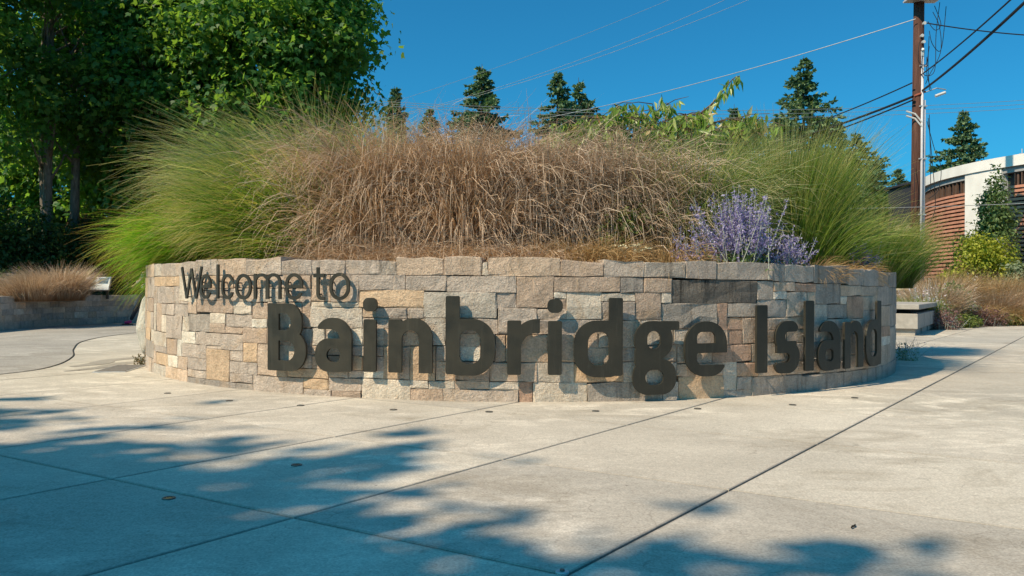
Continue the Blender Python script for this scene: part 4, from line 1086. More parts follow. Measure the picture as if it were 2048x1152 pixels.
# ------------------------------------------------------------------ weeping cherry behind the grasses
cherry = thing('cherry_tree', (lat(1330, 12.6), 12.6, 1.3), 'small cherry tree with long drooping leaves rising behind the dry grasses', 'tree')
q = rng(90); mb = MB(); tips = []
D0 = 12.2
def cp(px, py, d=D0): return Vector((lat(px, d), d, up(px, py, d)))
base = Vector((lat(1330, 12.6), 12.6, 1.28)); fork = cp(1325, 330, 12.5)
mb.tube([base, base.lerp(fork, .5), fork], [.06, .05, .042], 8)
limbs = [[(1325, 330), (1250, 262), (1170, 250), (1115, 262)], [(1325, 330), (1290, 262), (1245, 222), (1228, 210)], [(1325, 330), (1310, 250), (1304, 208)], [(1325, 330), (1380, 246), (1425, 205), (1462, 160), (1478, 152)], [(1325, 330), (1420, 250), (1480, 238), (1512, 240)],
         [(1325, 330), (1240, 285), (1150, 275), (1110, 292)], [(1325, 330), (1340, 262), (1365, 232), (1400, 226)], [(1250, 262), (1215, 236), (1185, 240), (1140, 256)], [(1325, 330), (1400, 270), (1470, 258), (1520, 268)], [(1325, 330), (1280, 280), (1210, 262), (1180, 272)], [(1325, 330), (1300, 240), (1280, 228), (1262, 232)], [(1325, 330), (1330, 232), (1322, 210)]]
P = []; A = []
for k, l in enumerate(limbs):
    dd = D0 + q.normal(0, 0.25) if k else D0
    pts = catmull([cp(px, py, D0 + (dd - D0) * (i / (len(l) - 1))) for i, (px, py) in enumerate(l)], 6)
    mb.tube(pts, list(np.linspace(.018, .004, len(pts))), 6)
    dense = 60 if k in (3,) else 38
    for a, b in zip(pts[3:], pts[4:]):
        for _ in range(max(2, int((b - a).length * dense))):
            P.append(a.lerp(b, q.uniform()) + Vector(q.normal(0, .025, 3)))
    for _ in range(10 if k in (2, 11, 10, 1) else 45):    # side twigs with hanging leaves
        if len(P) and k != 3:
            a = pts[q.integers(4, len(pts))]; e = a + Vector((q.normal(0, .28), q.normal(0, .4), -abs(q.normal(0, .16)))); mb.tube([a, a.lerp(e, .5) + Vector((0, 0, .03)), e], [.008, .006, .003], 4, False)
            for _2 in range(7): P.append(a.lerp(e, q.uniform(0.2, 1)))
for _ in range(150):                                # lower hanging twigs filling the crown
    a = cp(q.uniform(1125, 1500), q.uniform(252, 300), D0 + q.uniform(-.3, .7)); e = a + Vector((q.normal(0, .2), q.normal(0, .2), -q.uniform(.1, .3)))
    mb.tube([fork.lerp(a, .55), a, e], [.005, .005, .003], 4, False)
    for _2 in range(15): P.append(a.lerp(e, q.uniform(-.3, 1)) + Vector(q.normal(0, .05, 3)))
P = np.array([tuple(p) for p in P]); n_ = len(P)
A = np.array([0, 0, -1.0]) + q.normal(0, 0.45, (n_, 3)); Nn = q.normal(0, 1, (n_, 3)); Nn[:, 2] *= 0.3
V, F = leaves(q, P, Nn, LEAF_LANCE, 0.18, A, 0.25)
mb.build('branches', mat_plain('cherry_bark', (0.12, 0.08, 0.06), 0.7), cherry)
mesh_obj('foliage', V, F, LM['cherry'], cherry)

# ------------------------------------------------------------------ flowers in the planter
M['floret'] = mat_leaf('sage_floret', [(0, (0.20, 0.17, 0.38)), (0.5, (0.32, 0.29, 0.52)), (0.85, (0.46, 0.43, 0.62)), (1, (0.58, 0.56, 0.66))], 0.3, tcol=(0.3, 0.25, 0.55))
M['silver_stem'] = mat_plain('silver_stem', (0.38, 0.42, 0.36), 0.8)
def russian_sage(x, y, z, n, L, spread, seed, label, leafn=900, bias=(0, 0)):
    q = rng(seed); o = thing('russian_sage', (x, y, z), label, 'flowering plant', 'purple flowered plants in the planter')
    mb = MB(); P = []; LP = []
    for k in range(n):
        az = q.uniform(0, 2 * PI); a = abs(q.normal(0, spread)); l = L * q.uniform(0.5, 1.08) * (1 - 0.25 * min(1, a))
        d = Vector((math.sin(a) * math.cos(az) + bias[0] * q.uniform(0, 1), math.sin(a) * math.sin(az) * 0.7 + bias[1], math.cos(a))).normalized()
        b = Vector((x + q.normal(0, .10), y + q.normal(0, .08), z))
        m1 = b + d * l * 0.5; e = b + d * l + Vector((d.x * 0.05, 0, 0.06 * l + q.normal(0, .02)))
        mb.tube([b, m1, e], [.004, .0035, .0018], 4, False)
        f0 = q.uniform(0.35, 0.6)
        for _ in range(int(90 * l)):
            f = q.uniform(f0, 1.0); f = f - (f * 22 % 1) / 22 * 0.6
            c = (b.lerp(m1, f * 2) if f < .5 else m1.lerp(e, f * 2 - 1)); w = 0.018 * (1.2 - f * 0.6) + 0.004
            P.append(c + Vector(q.normal(0, w * 0.7, 3)))
            if f < 0.8 and q.uniform() < 0.25:
                s = Vector((q.normal(0, 1), q.normal(0, 1), 0.6)).normalized() * q.uniform(.03, .12)
                for u in (0.4, 0.6, 0.8, 1): P.append(c + s * u + Vector(q.normal(0, .004, 3)))
        for _ in range(5): LP.append(b.lerp(m1, q.uniform(0.1, 0.9)))
    P = np.array([tuple(p) for p in P]); n_ = len(P)
    V, F = leaves(q, P, q.normal(0, 1, (n_, 3)), LEAF_OVAL, 0.023, None, .3)
    tag(mesh_obj('flowers', V, F, M['floret'], o), kind='stuff'); mb.build('stems', M['silver_stem'], o)
    LP = np.array([tuple(p) for p in LP]); c = np.array([x, y, z + .12]) + in_ball(q, leafn) * np.array([.30, .22, .17])
    pp = np.concatenate([LP, c]); V, F = leaves(q, pp, q.normal(0, 1, (len(pp), 3)) + [0, 0, .5], LEAF_OVAL, 0.04, None)
    mesh_obj('leaves', V, F, LM['col'], o)
dS = 7.75
russian_sage(lat(1478, dS), dS, 1.08, 105, 0.84, 0.42, 95, 'large lilac purple flowering bush above the letters g and e', 1300)
russian_sage(lat(1385, 7.7), 7.7, 1.08, 16, 0.46, 0.4, 96, 'small lilac spikes at the left foot of the large purple bush', 150)
russian_sage(lat(1575, 8.0), 8.0, 1.08, 26, 0.50, 0.45, 97, 'lilac spikes leaning right beside the large purple bush', 150, (0.5, 0))
russian_sage(lat(1722, 9.4), 9.4, 1.06, 40, 0.50, 0.5, 98, 'faint purple flowering plant near the right end of the planter', 260)
russian_sage(lat(1075, 7.6), 7.6, 1.07, 6, 0.25, 0.4, 99, 'tiny lilac spike on the rim above the letter r', 20)
bush('shrub', (lat(1243, 8.1), 8.1, 1.10), (0.27, 0.2, 0.42), 1300, 0.055, 120, 'low', 'small green leafed shrub growing through the dry grass', nclu=10)
yar = thing('yarrow', (lat(1268, 7.62), 7.62, 1.06), 'pale cream flat flower heads of yarrow at the planter rim', 'flowering plant')
M['cream'] = mat_plain('yarrow_cream', (0.62, 0.60, 0.42), 0.9, var=0.25, scale=60)
q = rng(12)
for px, py, r in ((1240, 494, .058), (1268, 491, .062), (1292, 498, .048), (1275, 503, .045)):
    c = Vector((lat(px, 7.6), 7.6 + q.normal(0, .04), up(px, py, 7.6)))
    mb = MB(); mb.tube([(yar.location.x + q.normal(0, .04), 7.62, 1.06), (c.x, c.y, c.z)], .003, 5); mb.build('stem', M['silver_stem'], yar)
    n_ = 90; a = q.uniform(0, 2 * PI, n_); rr = r * np.sqrt(q.uniform(0, 1, n_)); pp = np.stack([c.x + rr * np.cos(a), c.y + rr * np.sin(a), c.z + .008 - rr ** 2 * 3 + q.normal(0, .003, n_)], 1)
    V, F = leaves(q, pp, q.normal(0, .5, (n_, 3)) + [0, 0, 1], LEAF_DIAM, 0.022); mesh_obj('flower_head', V, F, M['cream'], yar)
def spray(name, loc, n, L, spread, seed, label, cat, leafm, flower=None, nfl=0, leafn=500, leafsize=0.04, r=(.3, .3, .25), fsize=0.02, group=None, bias=(0, 0)):
    """low plant: a mound of leaves, thin stems and dots of flowers"""
    q = rng(seed); o = thing(name, loc, label, cat, group); x, y, z = loc; mb = MB(); P = []
    for k in range(n):
        az = q.uniform(0, 2 * PI); a = abs(q.normal(0, spread)); l = L * q.uniform(0.5, 1.1)
        b = Vector((x + q.normal(0, r[0] * .4), y + q.normal(0, r[1] * .4), z - .02)); e = b + Vector((math.sin(a) * math.cos(az) + bias[0], math.sin(a) * math.sin(az) + bias[1], math.cos(a))) * l
        mb.tube([b, b.lerp(e, .6) + Vector((0, 0, .03)), e], [.004, .003, .002], 4, False)
        for _ in range(nfl): P.append(b.lerp(e, q.uniform(.55, 1.02)) + Vector(q.normal(0, .03, 3)))
    mb.build('stems', M['silver_stem'], o)
    c = np.array([x, y, z + r[2] * .6]) + in_ball(q, leafn) * np.array(r); c[:, 2] = np.maximum(c[:, 2], z)
    V, F = leaves(q, c, q.normal(0, 1, (leafn, 3)) + [0, 0, .6], LEAF_OVAL, leafsize); mesh_obj('leaves', V, F, LM[leafm], o)
    if nfl:
        P = np.array([tuple(p) for p in P]); V, F = leaves(q, P, q.normal(0, 1, (len(P), 3)), LEAF_OVAL, fsize); tag(mesh_obj('flowers', V, F, flower, o), kind='stuff')
    return o
spray('catmint', (lat(1806, 11.2) + 0.02, 11.2, 0), 26, .42, .5, 130, 'small lavender plant at the foot of the right end of the planter wall', 'flowering plant', 'silver', M['floret'], 8, 260, .035, (.2, .2, .16), .016)
spray('weed', (lat(301, 10.3) - .06, 10.15, 0), 10, .14, .6, 131, 'small reddish weed in the corner under the pale boulder', 'plant', 'rust', None, 0, 160, .03, (.10, .12, .09))
# ------------------------------------------------------------------ left bed: russet grass, flowers, information panel
def bedgrass(name, m, px, d, z, n, rb_, L, label, **k):
    x = lat(px, d); qq = rng(int(px * 7 + d * 13)); kk = dict(dict(a0=(0.1, 0.6), a1=(0.7, 1.9), w=0.010, p=1.4), **k)
    put_grass(name, GM[m], [grass(qq, x, d, z, n, rb_, L, **kk)], (x, d, z), label)
bedgrass('russet_grass', 'brown', 110, 19.6, .66, 3800, .65, .95, 'russet dry grass clump on top of the low shaded wall at left', wind=(-0.2, -.1))
bedgrass('russet_grass', 'brown', 55, 18.6, .66, 2500, .5, .72, 'smaller russet grass clump at the left edge above the low wall', wind=(-0.3, -.1))
M['white_fl'] = mat_leaf('white_petal', [(0, (0.62, 0.52, 0.56)), (1, (0.78, 0.72, 0.74))], 0.3, tcol=(0.6, 0.5, 0.5))
spray('aster', (lat(20, 20.5), 20.5, .68), 40, .75, .4, 132, 'blue flowered plant behind the russet grass at the left edge', 'flowering plant', 'shrub', M['floret'], 5, 900, .07, (.6, .4, .5), .03)
spray('ground_cover', (lat(250, 22.6), 22.6, .66), 20, .2, .6, 133, 'low green plants on top of the shaded wall behind the walking person', 'plant', 'shrub', None, 0, 1500, .06, (1.1, .35, .22))
pan = thing('information_panel', (lat(194, 20.9), 20.9, .70), 'tilted white information panel on a stand above the low wall', 'sign')
pc = Vector((lat(194, 20.9), 20.9, 1.06)); a = 0.28
def panv(u, v, w):  # u along the panel, v up its slope, w out of it
    ux = Vector((math.cos(a), math.sin(a), 0)); vy = Vector((-math.sin(a) * .72, math.cos(a) * .72, .69)); nn_ = ux.cross(vy)
    return pc + ux * u + vy * v + nn_ * w
def slab_box(u0, u1, v0, v1, w0, w1):
    vs = [panv(u, v, w) for w in (w0, w1) for u, v in ((u0, v0), (u1, v0), (u1, v1), (u0, v1))]
    return vs, [(3, 2, 1, 0), (4, 5, 6, 7), (0, 1, 5, 4), (1, 2, 6, 5), (2, 3, 7, 6), (3, 0, 4, 7)]
mb = MB(); mb.add(*slab_box(-.33, .33, -.27, .27, -.03, .0)); mb.build('frame', M['light_cap'], pan)
mb = MB(); mb.add(*slab_box(-.30, .30, -.24, .24, .0, .006)); mb.build('panel_face', mat_plain('panel_white', (0.74, 0.80, 0.80), 0.35, var=0.05), pan)
mb = MB(); mb.add(*slab_box(.02, .26, -.02, .2, .006, .009)); mb.build('printed_picture', mat_plain('panel_print', (0.10, 0.18, 0.24), 0.35, var=0.5, scale=18), pan)
mb = MB(); mb.add(*slab_box(-.26, -.04, -.1, .16, .006, .009)); mb.build('printed_picture', mat_plain('panel_print_pale', (0.30, 0.38, 0.34), 0.35, var=0.4, scale=22), pan)
mb = MB(); mb.box((pc.x - .2, pc.y + .02, .83), (.06, .06, .36)); mb.build('post', M['light_cap'], pan)
mb = MB(); mb.box((pc.x + .2, pc.y + .14, .83), (.06, .06, .36)); mb.build('post', M['light_cap'], pan)
# ------------------------------------------------------------------ right bed
def bz(px, d): return bed_z(lat(px, d), d)
RB = 'dry grasses in the right hand bed'
def rgrass(m, px, d, n, rb_, L, label, **k):
    x = lat(px, d); z = bz(px, d); qq = rng(int(px * 3 + d * 17)); kk = dict(dict(a0=(0.05, 0.6), a1=(0.6, 1.8), w=0.011, p=1.4), **k)
    put_grass('bed_grass', GM[m], [grass(qq, x, d, z, n, rb_, L * 1.32, **kk)], (x, d, z), label, 'grass', RB)
rgrass('straw', 1975, 24.4, 4200, 0.75, 1.05, 'large straw coloured grass mound in front of the golden bush')
rgrass('brown', 1990, 23.2, 2600, 0.5, 0.85, 'reddish dry clump in the middle of the right hand bed')
rgrass('straw', 2045, 23.6, 3400, 0.6, 1.1, 'straw grass clump at the right edge of the picture')
rgrass('brown', 2052, 25.2, 2600, 0.6, 1.1, 'mauve brown grass at the right edge behind the straw clump')
rgrass('straw', 1925, 23.8, 2600, 0.5, 0.95, 'thin straw grass left of the large mound')
rgrass('brown', 1868, 21.6, 2600, 0.4, 0.95, 'rust coloured grass behind the bench')
rgrass('straw', 1885, 23.6, 2200, 0.4, 1.15, 'pale straw tuft rising behind the white flowers')
rgrass('straw', 2025, 22.5, 2600, 0.45, 0.6, 'low golden grass near the path at the right edge', a0=(.3, .9), a1=(1.2, 2.3))
rgrass('straw', 1950, 22.3, 2000, 0.4, 0.55, 'low golden grass near the path below the reddish clump', a0=(.3, .9), a1=(1.2, 2.3))
rgrass('olive', 1832, 20.6, 1800, 0.35, 0.65, 'yellow green grass tuft just behind the bench seat')
spray('gaura', (lat(1856, 20.4), 20.4, bz(1856, 20.4)), 60, 1.15, .38, 140, 'airy plant with tiny pink white flowers behind the bench', 'flowering plant', 'low', M['white_fl'], 6, 500, .06, (.5, .4, .4), .05, bias=(-.15, 0))
spray('gaura', (lat(1905, 21.6), 21.6, bz(1905, 21.6)), 50, 1.0, .4, 141, 'plant with scattered white flowers right of the bench', 'flowering plant', 'low', M['white_fl'], 4, 1500, .09, (.55, .4, .7), .05)
spray('aster', (lat(1882, 20.3), 20.3, bz(1882, 20.3)), 20, .4, .5, 142, 'grey green leafy plant beside the bench end', 'plant', 'silver', M['floret'], 3, 800, .06, (.38, .35, .42), .03)
spray('heather', (lat(1890, 19.75), 19.75, bz(1890, 19.75)), 60, .4, .6, 143, 'mauve flowering low plant at the bench end by the path', 'flowering plant', 'plum', M['floret'], 6, 1500, .045, (.45, .35, .34), .02)
spray('heather', (lat(1965, 21.6), 21.6, bz(1965, 21.6)), 40, .35, .6, 144, 'plum brown low plant along the middle of the path edge', 'plant', 'plum', None, 0, 2000, .05, (.8, .3, .32))
spray('ground_cover', (lat(1925, 20.7), 20.7, bz(1925, 20.7)), 20, .2, .6, 145, 'green ground cover at the path edge right of the mauve plant', 'plant', 'low', None, 0, 1800, .05, (.55, .25, .22))
spray('ground_cover', (lat(2000, 22.0), 22.0, bz(2000, 22.0)), 20, .2, .6, 146, 'green ground cover at the path edge toward the right', 'plant', 'low', None, 0, 1800, .05, (.8, .25, .2))
M['yellow'] = mat_leaf('yellow_petal', [(0, (0.6, 0.45, 0.02)), (1, (0.75, 0.62, 0.05))], .3)
spray('coreopsis', (lat(2035, 22.6), 22.6, bz(2035, 22.6)), 30, .38, .45, 147, 'low plant with small yellow flowers at the right edge', 'flowering plant', 'low', M['yellow'], 2, 500, .05, (.4, .2, .2), .035)
bush('shrub', (lat(1932, 22.3), 22.3, bz(1932, 22.3)), (.4, .3, .35), 700, .12, 148, 'silver', 'broad leafed green plant below the straw grass', nclu=9)
bush('golden_shrub', (lat(1962, 27.0), 27.0, .85), (1.2, .9, 1.15), 8000, .11, 149, 'gold', 'rounded golden green bush in front of the curved building', nclu=30)
bush('golden_shrub', (lat(1905, 26.0), 26.0, .85), (.55, .5, .45), 2200, .10, 150, 'gold', 'smaller golden green bush left of the rounded one', nclu=12)
bush('silver_shrub', (lat(2042, 25.8), 25.8, .85), (.6, .5, .62), 2600, .10, 151, 'silver', 'grey green shrub at the right edge below the building', nclu=14)
broadleaf('young_tree', (lat(1990, 28.2), 28.2, .85), 5, (0, 0, 2.55), (.50, .48, 2.05), 90, 6500, .13, 152, 'narrow young tree in front of the concrete pier of the building', 'tree', m='col', shape=LEAF_OVAL, trunk_r=.05, clu=(.16, .34), shell=.1, cone=0.85)
# ------------------------------------------------------------------ curved building on the right
BC = Vector((27.5, 32.6)); BR = 9.6
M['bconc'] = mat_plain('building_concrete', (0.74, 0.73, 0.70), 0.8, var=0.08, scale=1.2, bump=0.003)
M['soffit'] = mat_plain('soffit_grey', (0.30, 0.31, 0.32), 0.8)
M['slat'] = mat_plain('terracotta_slat', (0.50, 0.235, 0.155), 0.75, var=0.2, scale=3)
M['bdark'] = mat_plain('dark_cladding', (0.035, 0.035, 0.04), 0.6)
M['bmull'] = mat_plain('mullion_brown', (0.12, 0.075, 0.055), 0.6)
M['bglass'] = mat_plain('window_glass', (0.05, 0.10, 0.12), 0.08, spec=0.8)
bld = thing('curved_building', (BC.x, BC.y, 0), 'round building with rows of terracotta slats and a pale concrete rim', 'building')
def arc(a0, a1, r0, r1, z0, z1, n, m, name, parent=bld):
    vs = []; fs = []
    for k in range(n + 1):
        a = math.radians(a0 + (a1 - a0) * k / n)
        for r, z in ((r1, z0), (r1, z1), (r0, z1), (r0, z0)): vs.append((BC.x + r * math.cos(a), BC.y + r * math.sin(a), z))
    for k in range(n):
        for j in range(4): fs.append((4 * k + j, 4 * k + (j + 1) % 4, 4 * k + 4 + (j + 1) % 4, 4 * k + 4 + j))
    fs.append((3, 2, 1, 0)); fs.append((4 * n, 4 * n + 1, 4 * n + 2, 4 * n + 3))
    return mesh_obj(name, vs, fs, m, parent)
arc(60, 300, BR - .5, BR - .28, 0, 5.5, 48, M['bdark'], 'wall')
arc(60, 300, BR - .5, BR + .10, 5.53, 5.93, 48, M['bconc'], 'roof_rim')
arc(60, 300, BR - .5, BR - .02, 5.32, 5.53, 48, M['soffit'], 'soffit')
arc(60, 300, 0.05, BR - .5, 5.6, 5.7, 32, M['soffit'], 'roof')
arc(185.6, 196.4, BR - .5, BR + .04, 0, 5.53, 4, M['bconc'], 'pier')
arc(100, 104, BR - .5, BR + .04, 0, 5.53, 3, M['bconc'], 'pier')
for a0, a1, n in ((104, 185.5, 24), (198.2, 240, 10)):
    z = 0.55; k = 0
    while z < 4.85:
        arc(a0, a1, BR - .10, BR - .03, z, z + .092, n, M['slat'], 'slat'); z += 0.155
    na = int((a1 - a0) / 3.4)
    for k in range(na + 1):
        a = a0 + (a1 - a0) * (k + .5) / (na + 1)
        arc(a - .18, a + .18, BR - .16, BR - .105, .5, 5.3, 1, M['bmull'], 'mullion')
    for k in range(int((a1 - a0) / 1.7)):
        a = a0 + 1 + k * 1.7; arc(a - .12, a + .12, BR - .14, BR - .06, 4.86, 5.3, 1, M['bmull'], 'bracket')
mb = MB(); mx_, my_ = lat(2043, 31), 31; mb.tube([(mx_, my_, 5.7), (mx_, my_, 6.45)], .02, 6); mb.box((mx_, my_, 6.25), (.18, .05, .04)); mb.build('antenna', M['steel'], bld)
# house behind the pole
bd2 = thing('far_house', (lat(1822, 47), 47, 0), 'dark glass fronted house with a beige base behind the utility pole', 'building')
hx = lat(1822, 47)
mb = MB(); mb.box((hx + .3, 47, 4.0), (1.9, 3, 6.0)); mb.build('upper_wall', M['bdark'], bd2)
for zz in (4.6, 5.9):
    mb = MB(); mb.box((hx - .25, 45.46, zz), (.5, .06, 1.1)); w_ = mb.build('window', M['bmull'], bd2)
    mb = MB(); mb.box((hx - .25, 45.42, zz), (.42, .03, 1.0)); mb.build('pane', mat_plain('sky_pane', (0.20, 0.35, 0.42), 0.1, spec=0.8), w_)
mb = MB(); mb.box((hx + .4, 46.4, 2.4), (3.4, 2.4, 4.5)); mb.build('lower_wall', mat_plain('beige_render', (0.55, 0.44, 0.27), 0.85), bd2)
mb = MB(); mb.box((hx + .3, 47, 7.06), (2.2, 3.3, .12)); mb.build('roof', M['bdark'], bd2)

# ------------------------------------------------------------------ utility pole
t = NT('pole_wood'); v = t.obj((14, 14, 0.6)); nzz = t.noise(v, 2.2, 6, 0.7)
M['pole'] = t.finish(t.ramp(nzz, [(0.3, (0.035, 0.016, 0.012)), (0.55, (0.10, 0.045, 0.032)), (0.75, (0.20, 0.105, 0.075))]), 0.85, t.bump(nzz, 0.02))
M['pvc'] = mat_plain('conduit_grey', (0.55, 0.55, 0.58), 0.45, var=0.05)
M['insul'] = mat_plain('insulator', (0.60, 0.60, 0.58), 0.3)
M['cable'] = mat_plain('cable_black', (0.018, 0.018, 0.02), 0.6)
M['wire'] = mat_plain('wire_grey', (0.34, 0.36, 0.36), 0.5, 0.4)
PD = 26.0; px0, px1 = lat(1830.5, PD), lat(1835.5, PD)
pole = thing('utility_pole', (px0, PD, .6), 'weathered brown wooden utility pole with grey conduit and wires at right', 'utility pole')
def pp(z, dx=0, dy=0): f = z / 10.2; return (px0 + (px1 - px0) * f + dx, PD + dy, z)
mb = MB(); mb.tube([pp(.4), pp(5), pp(12.5)], [.185, .172, .155], 14); mb.build('post', M['pole'], pole, smooth=True)
mb = MB(); mb.tube([pp(1.0, .07, -.19), pp(5, .06, -.185), pp(8.55, .045, -.18)], .042, 8); mb.build('conduit', M['pvc'], pole, smooth=True)
mb = MB(); mb.tube([pp(1.0, .16, -.14), pp(5, .15, -.135), pp(7.1, .14, -.13)], .05, 8); mb.build('conduit', M['pvc'], pole, smooth=True)
mb = MB(); mb.tube([pp(8.5, .045, -.18), pp(8.68, .045, -.19), pp(8.72, .0, -.26)], [.05, .06, .05], 8); mb.build('weatherhead', M['insul'], pole)
for zz in (3.4, 5.2, 6.9, 8.2):
    mb = MB(); mb.box(pp(zz, .08, -.17), (.24, .10, .04)); mb.build('strap', M['steel'], pole)
mb = MB(); mb.box(pp(10.49, .0, -.25), (.95, .5, .30)); mb.build('platform', M['insul'], pole)
mb = MB(); mb.box(pp(10.32, -.0, -.25), (1.02, .56, .05)); mb.build('platform_edge', M['steel'], pole)
for zz, dx in ((9.15, -.02), (8.95, .03), (9.55, .05)):
    mb = MB(); mb.tube([pp(zz, dx, -.17), pp(zz, dx, -.29)], [.035, .055], 8); mb.build('insulator', M['insul'], pole)
mb = MB(); mb.tube([pp(7.35, .14, -.1), pp(7.48, .5, -.2), pp(7.42, .78, -.25)], .018, 6); mb.build('bracket_arm', M['wire'], pole)
mb = MB(); mb.tube([pp(7.22, .46, -.2), pp(7.33, .76, -.25)], .045, 8); mb.build('bracket_insulator', M['insul'], pole)
for zz in (6.65, 6.5):
    mb = MB(); mb.tube([pp(zz + .1, -.42, -.1), pp(zz, -.16, -.16), pp(zz - .28, .05, -.2)], .028, 6); mb.build('cable_clamp', M['insul'], pole)
mb = MB(); mb.tube([pp(7.25, -.16, -.1), pp(7.3, -.02, -.2), pp(7.4, .18, -.1)], .03, 6); mb.build('clamp', mat_plain('red_clamp', (0.35, 0.10, 0.06), 0.6), pole)
q = rng(7)
loops = [[(9.9, .3), (9.4, .5), (8.6, .55), (7.9, .25), (7.6, .12)], [(10.2, .5), (9.2, .46), (8.0, .36), (7.9, .0), (8.5, -.0)], [(10.1, .75), (9.0, .66), (8.65, .55), (8.9, .3), (9.3, .2)], [(9.6, .15), (9.3, .35), (9.5, .55), (10.1, .35)], [(9.1, .16), (8.2, .2), (7.4, .26)], [(8.8, .2), (8.0, .17), (7.45, .32)],
         [(6.4, .16), (5.5, .42), (4.9, .6), (4.2, .55), (3.9, .25)], [(6.5, .2), (5.0, .38), (3.6, .5), (3.0, .2)], [(6.6, .22), (5.6, .3), (4.2, .32)], [(5.0, -.2), (4.3, -.24), (3.4, -.2)], [(9.0, -.06), (8.8, -.16), (8.3, -.12), (8.2, .08), (8.45, .12)]]
for l in loops:
    pts = catmull([pp(z, dx, -.2 - .15 * q.uniform()) for z, dx in l], 6)
    mb = MB(); mb.tube(pts, .011, 5, False); mb.build('hanging_wire', M['cable'], pole)

# ------------------------------------------------------------------ overhead wires
def wire(p0, p1, sag, r, label, m='wire', group=None, n=24):
    a = Vector((lat(p0[0], p0[2]), p0[2], up(*p0))); b = Vector((lat(p1[0], p1[2]), p1[2], up(*p1)))
    pts = [a.lerp(b, k / n) - Vector((0, 0, 4 * sag * (k / n) * (1 - k / n))) for k in range(n + 1)]
    mb = MB(); mb.tube(pts, r, 5, False)
    return tag(mb.build('overhead_wire', M[m], loc=tuple(a)), label, 'wire', group)
H3 = 'three level wires crossing the sky'
wire((700, 199, 42), (2250, 186, 42), .75, .012, 'highest of the three level grey wires crossing behind the cherry', 'wire', H3)
wire((700, 203, 42), (2250, 194, 42), .78, .012, 'middle one of the three level grey wires crossing behind the cherry', 'wire', H3)
wire((700, 207, 42), (2250, 202, 42), .82, .012, 'lowest of the three level grey wires crossing behind the cherry', 'wire', H3)
wire((1829, 38, 25.8), (980, 255, 40), .35, .014, 'pale wire sloping down left from the pole to the cherry top', 'wire')
D2 = 'faint wires slanting across the upper sky'
wire((1530, -15, 33), (700, 255, 40), .5, .008, 'upper of two faint wires meeting the lone fir', 'wire', D2)
wire((1480, -15, 33), (700, 250, 40), .6, .008, 'lower of two faint wires meeting the lone fir', 'wire', D2)
wire((1370, -15, 36), (690, 232, 40), .3, .007, 'leftmost faint wire slanting down from the top edge to the maple', 'wire', D2)
KB = 'black cables on the utility pole'
wire((1822, 166, 25.8), (1380, 300, 45), .5, .022, 'upper black cable running left from the pole', 'cable', KB)
wire((1824, 193, 25.8), (1340, 315, 45), .55, .040, 'thick black cable running left from the pole behind the fir', 'cable', KB)
wire((1824, 200, 25.8), (1340, 325, 45), .6, .026, 'thin black cable just under the thick one left of the pole', 'cable', KB)
wire((1840, 150, 25.9), (2140, -115, 13), .1, .020, 'upper black cable rising right from the pole to the top edge', 'cable', KB)
wire((1842, 182, 25.9), (2170, -115, 13), .12, .034, 'thick black cable rising right from the pole to the top edge', 'cable', KB)
wire((1843, 45, 25.9), (2200, 76, 24), .12, .020, 'twisted service wire running right from the pole top', 'cable', KB)
wire((1560, 418, 30), (2200, 400, 20), .06, .009, 'low thin wire passing in front of the curved building', 'wire')

# ------------------------------------------------------------------ walking person seen past the wall end
def skin_mesh(name, joints, edges, m, parent, sub=2):
    me = bpy.data.meshes.new(name); o0 = base_of(parent)
    me.from_pydata([tuple(Vector(j[0]) - o0) for j in joints], edges, [])
    o = bpy.data.objects.new(name, me); COL.objects.link(o); o.parent = parent
    md = o.modifiers.new('skin', 'SKIN')
    for k, j in enumerate(joints):
        r = j[1]; me.skin_vertices[0].data[k].radius = r if hasattr(r, '__len__') else (r, r)
    me.skin_vertices[0].data[0].use_root = True
    sb = o.modifiers.new('sub', 'SUBSURF'); sb.levels = sub; sb.render_levels = sub
    md.use_smooth_shade = True
    me.materials.append(m); return o
hx, hy = -9.30, 20.45
person = thing('person', (hx, hy, 0), 'person in dark trousers and pink shoes walking left beyond the planter', 'person')
M['skin'] = mat_plain('skin', (0.50, 0.32, 0.24), 0.55, var=0.05)
M['jeans'] = mat_plain('dark_trousers', (0.022, 0.030, 0.040), 0.85, var=0.2, scale=12)
t = NT('patterned_top'); v = t.obj(); vv = t.noise(v, 11.0, 2)
M['top'] = t.finish(t.ramp(vv, [(0.35, (0.30, 0.42, 0.55)), (0.46, (0.62, 0.60, 0.58)), (0.56, (0.60, 0.30, 0.14)), (0.66, (0.10, 0.12, 0.18))], 'CONSTANT'), 0.8)
M['pink'] = mat_plain('pink_shoe', (0.62, 0.05, 0.20), 0.6)
def P3(x, y, z): return (hx + x, hy + y, z)
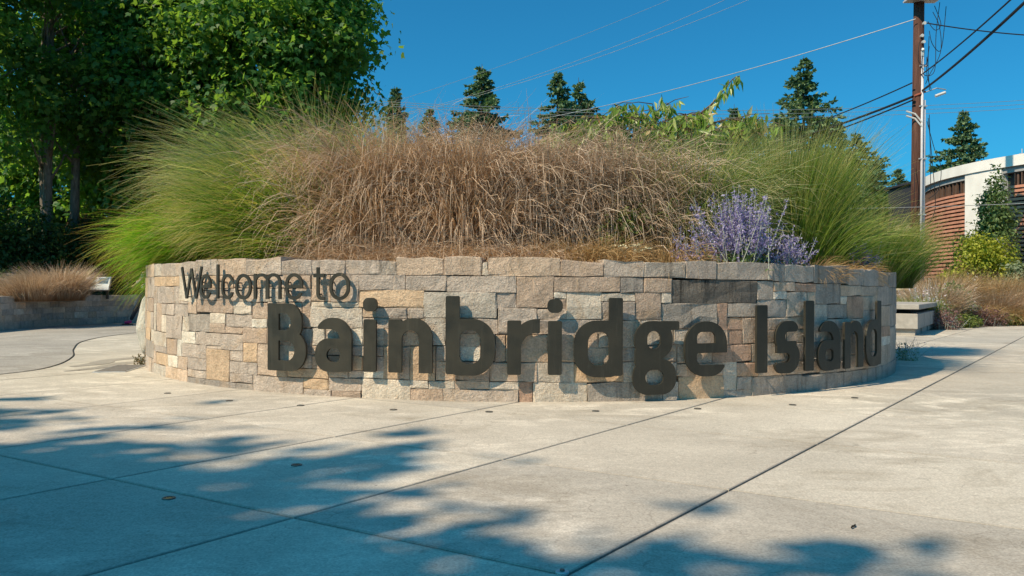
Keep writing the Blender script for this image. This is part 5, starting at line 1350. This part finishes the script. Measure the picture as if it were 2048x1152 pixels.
skin_mesh('body', [(P3(0, 0, 1.40), .06), (P3(-.01, 0, 1.47), .052), (P3(-.02, 0, 1.53), (.075, .08)), (P3(-.025, 0, 1.60), (.088, .098)), (P3(-.02, 0, 1.67), (.06, .07)), (P3(0, -.15, 1.36), .05), (P3(-.1, -.2, 1.14), .038), (P3(-.24, -.2, 1.03), .03), (P3(-.28, -.2, 1.0), (.018, .035)), (P3(-.33, -.205, .965), .012),
    (P3(0, .15, 1.36), .05), (P3(.1, .2, 1.12), .038), (P3(.16, .2, .92), .03), (P3(.17, .2, .87), (.018, .035)), (P3(.18, .2, .80), .012), (P3(-.30, -.17, .985), .010), (P3(-.29, -.215, .95), .010), (P3(.15, .17, .83), .010), (P3(-.115, 0, 1.575), .014)],
    [(0, 1), (1, 2), (2, 3), (3, 4), (0, 5), (5, 6), (6, 7), (7, 8), (8, 9), (0, 10), (10, 11), (11, 12), (12, 13), (13, 14), (8, 15), (8, 16), (13, 17), (3, 18)], M['skin'], person)
skin_mesh('hair', [(P3(.02, 0, 1.71), (.05, .07)), (P3(.055, 0, 1.65), (.07, .095)), (P3(.085, 0, 1.57), (.05, .085)), (P3(.09, 0, 1.48), (.03, .06))], [(0, 1), (1, 2), (2, 3)], mat_plain('brown_hair', (0.06, 0.035, 0.02), 0.6), person)
skin_mesh('top', [(P3(0, 0, 1.20), (.125, .165)), (P3(0, 0, 1.36), (.11, .17)), (P3(0, 0, 1.43), (.06, .075)), (P3(-.01, 0, 1.02), (.12, .165)), (P3(-.02, 0, .88), (.15, .19)), (P3(0, -.17, 1.35), .066), (P3(-.10, -.2, 1.14), .055), (P3(-.2, -.2, 1.06), .045), (P3(0, .17, 1.35), .066), (P3(.10, .2, 1.12), .055), (P3(.15, .2, .98), .045)],
    [(0, 1), (1, 2), (0, 3), (3, 4), (1, 5), (5, 6), (6, 7), (1, 8), (8, 9), (9, 10)], M['top'], person)
skin_mesh('trousers', [(P3(0, 0, .92), (.11, .16)), (P3(-.06, -.08, .82), .088), (P3(-.22, -.09, .49), .062), (P3(-.40, -.09, .12), .048), (P3(.06, .08, .82), .088), (P3(.12, .09, .50), .062), (P3(.36, .09, .20), .048)], [(0, 1), (1, 2), (2, 3), (0, 4), (4, 5), (5, 6)], M['jeans'], person)
for s, (ax, ay, az, tx, tz) in enumerate(((-.40, -.09, .10, -.60, .075), (.36, .09, .17, .22, .05))):
    sh = skin_mesh('shoe', [(P3(ax + .03, ay, az - .01), (.042, .045)), (P3((ax + tx) / 2, ay, (az + tz) / 2 - .02), (.04, .042)), (P3(tx + .03, ay, tz - .02), (.03, .036))], [(0, 1), (1, 2)], M['pink'], person)
    mb = MB(); mb.box(P3((ax + tx) / 2 + .02, ay, (az + tz) / 2 - .065), (.27, .085, .025), 0, .006); mb.build('sole', M['cable'], sh)
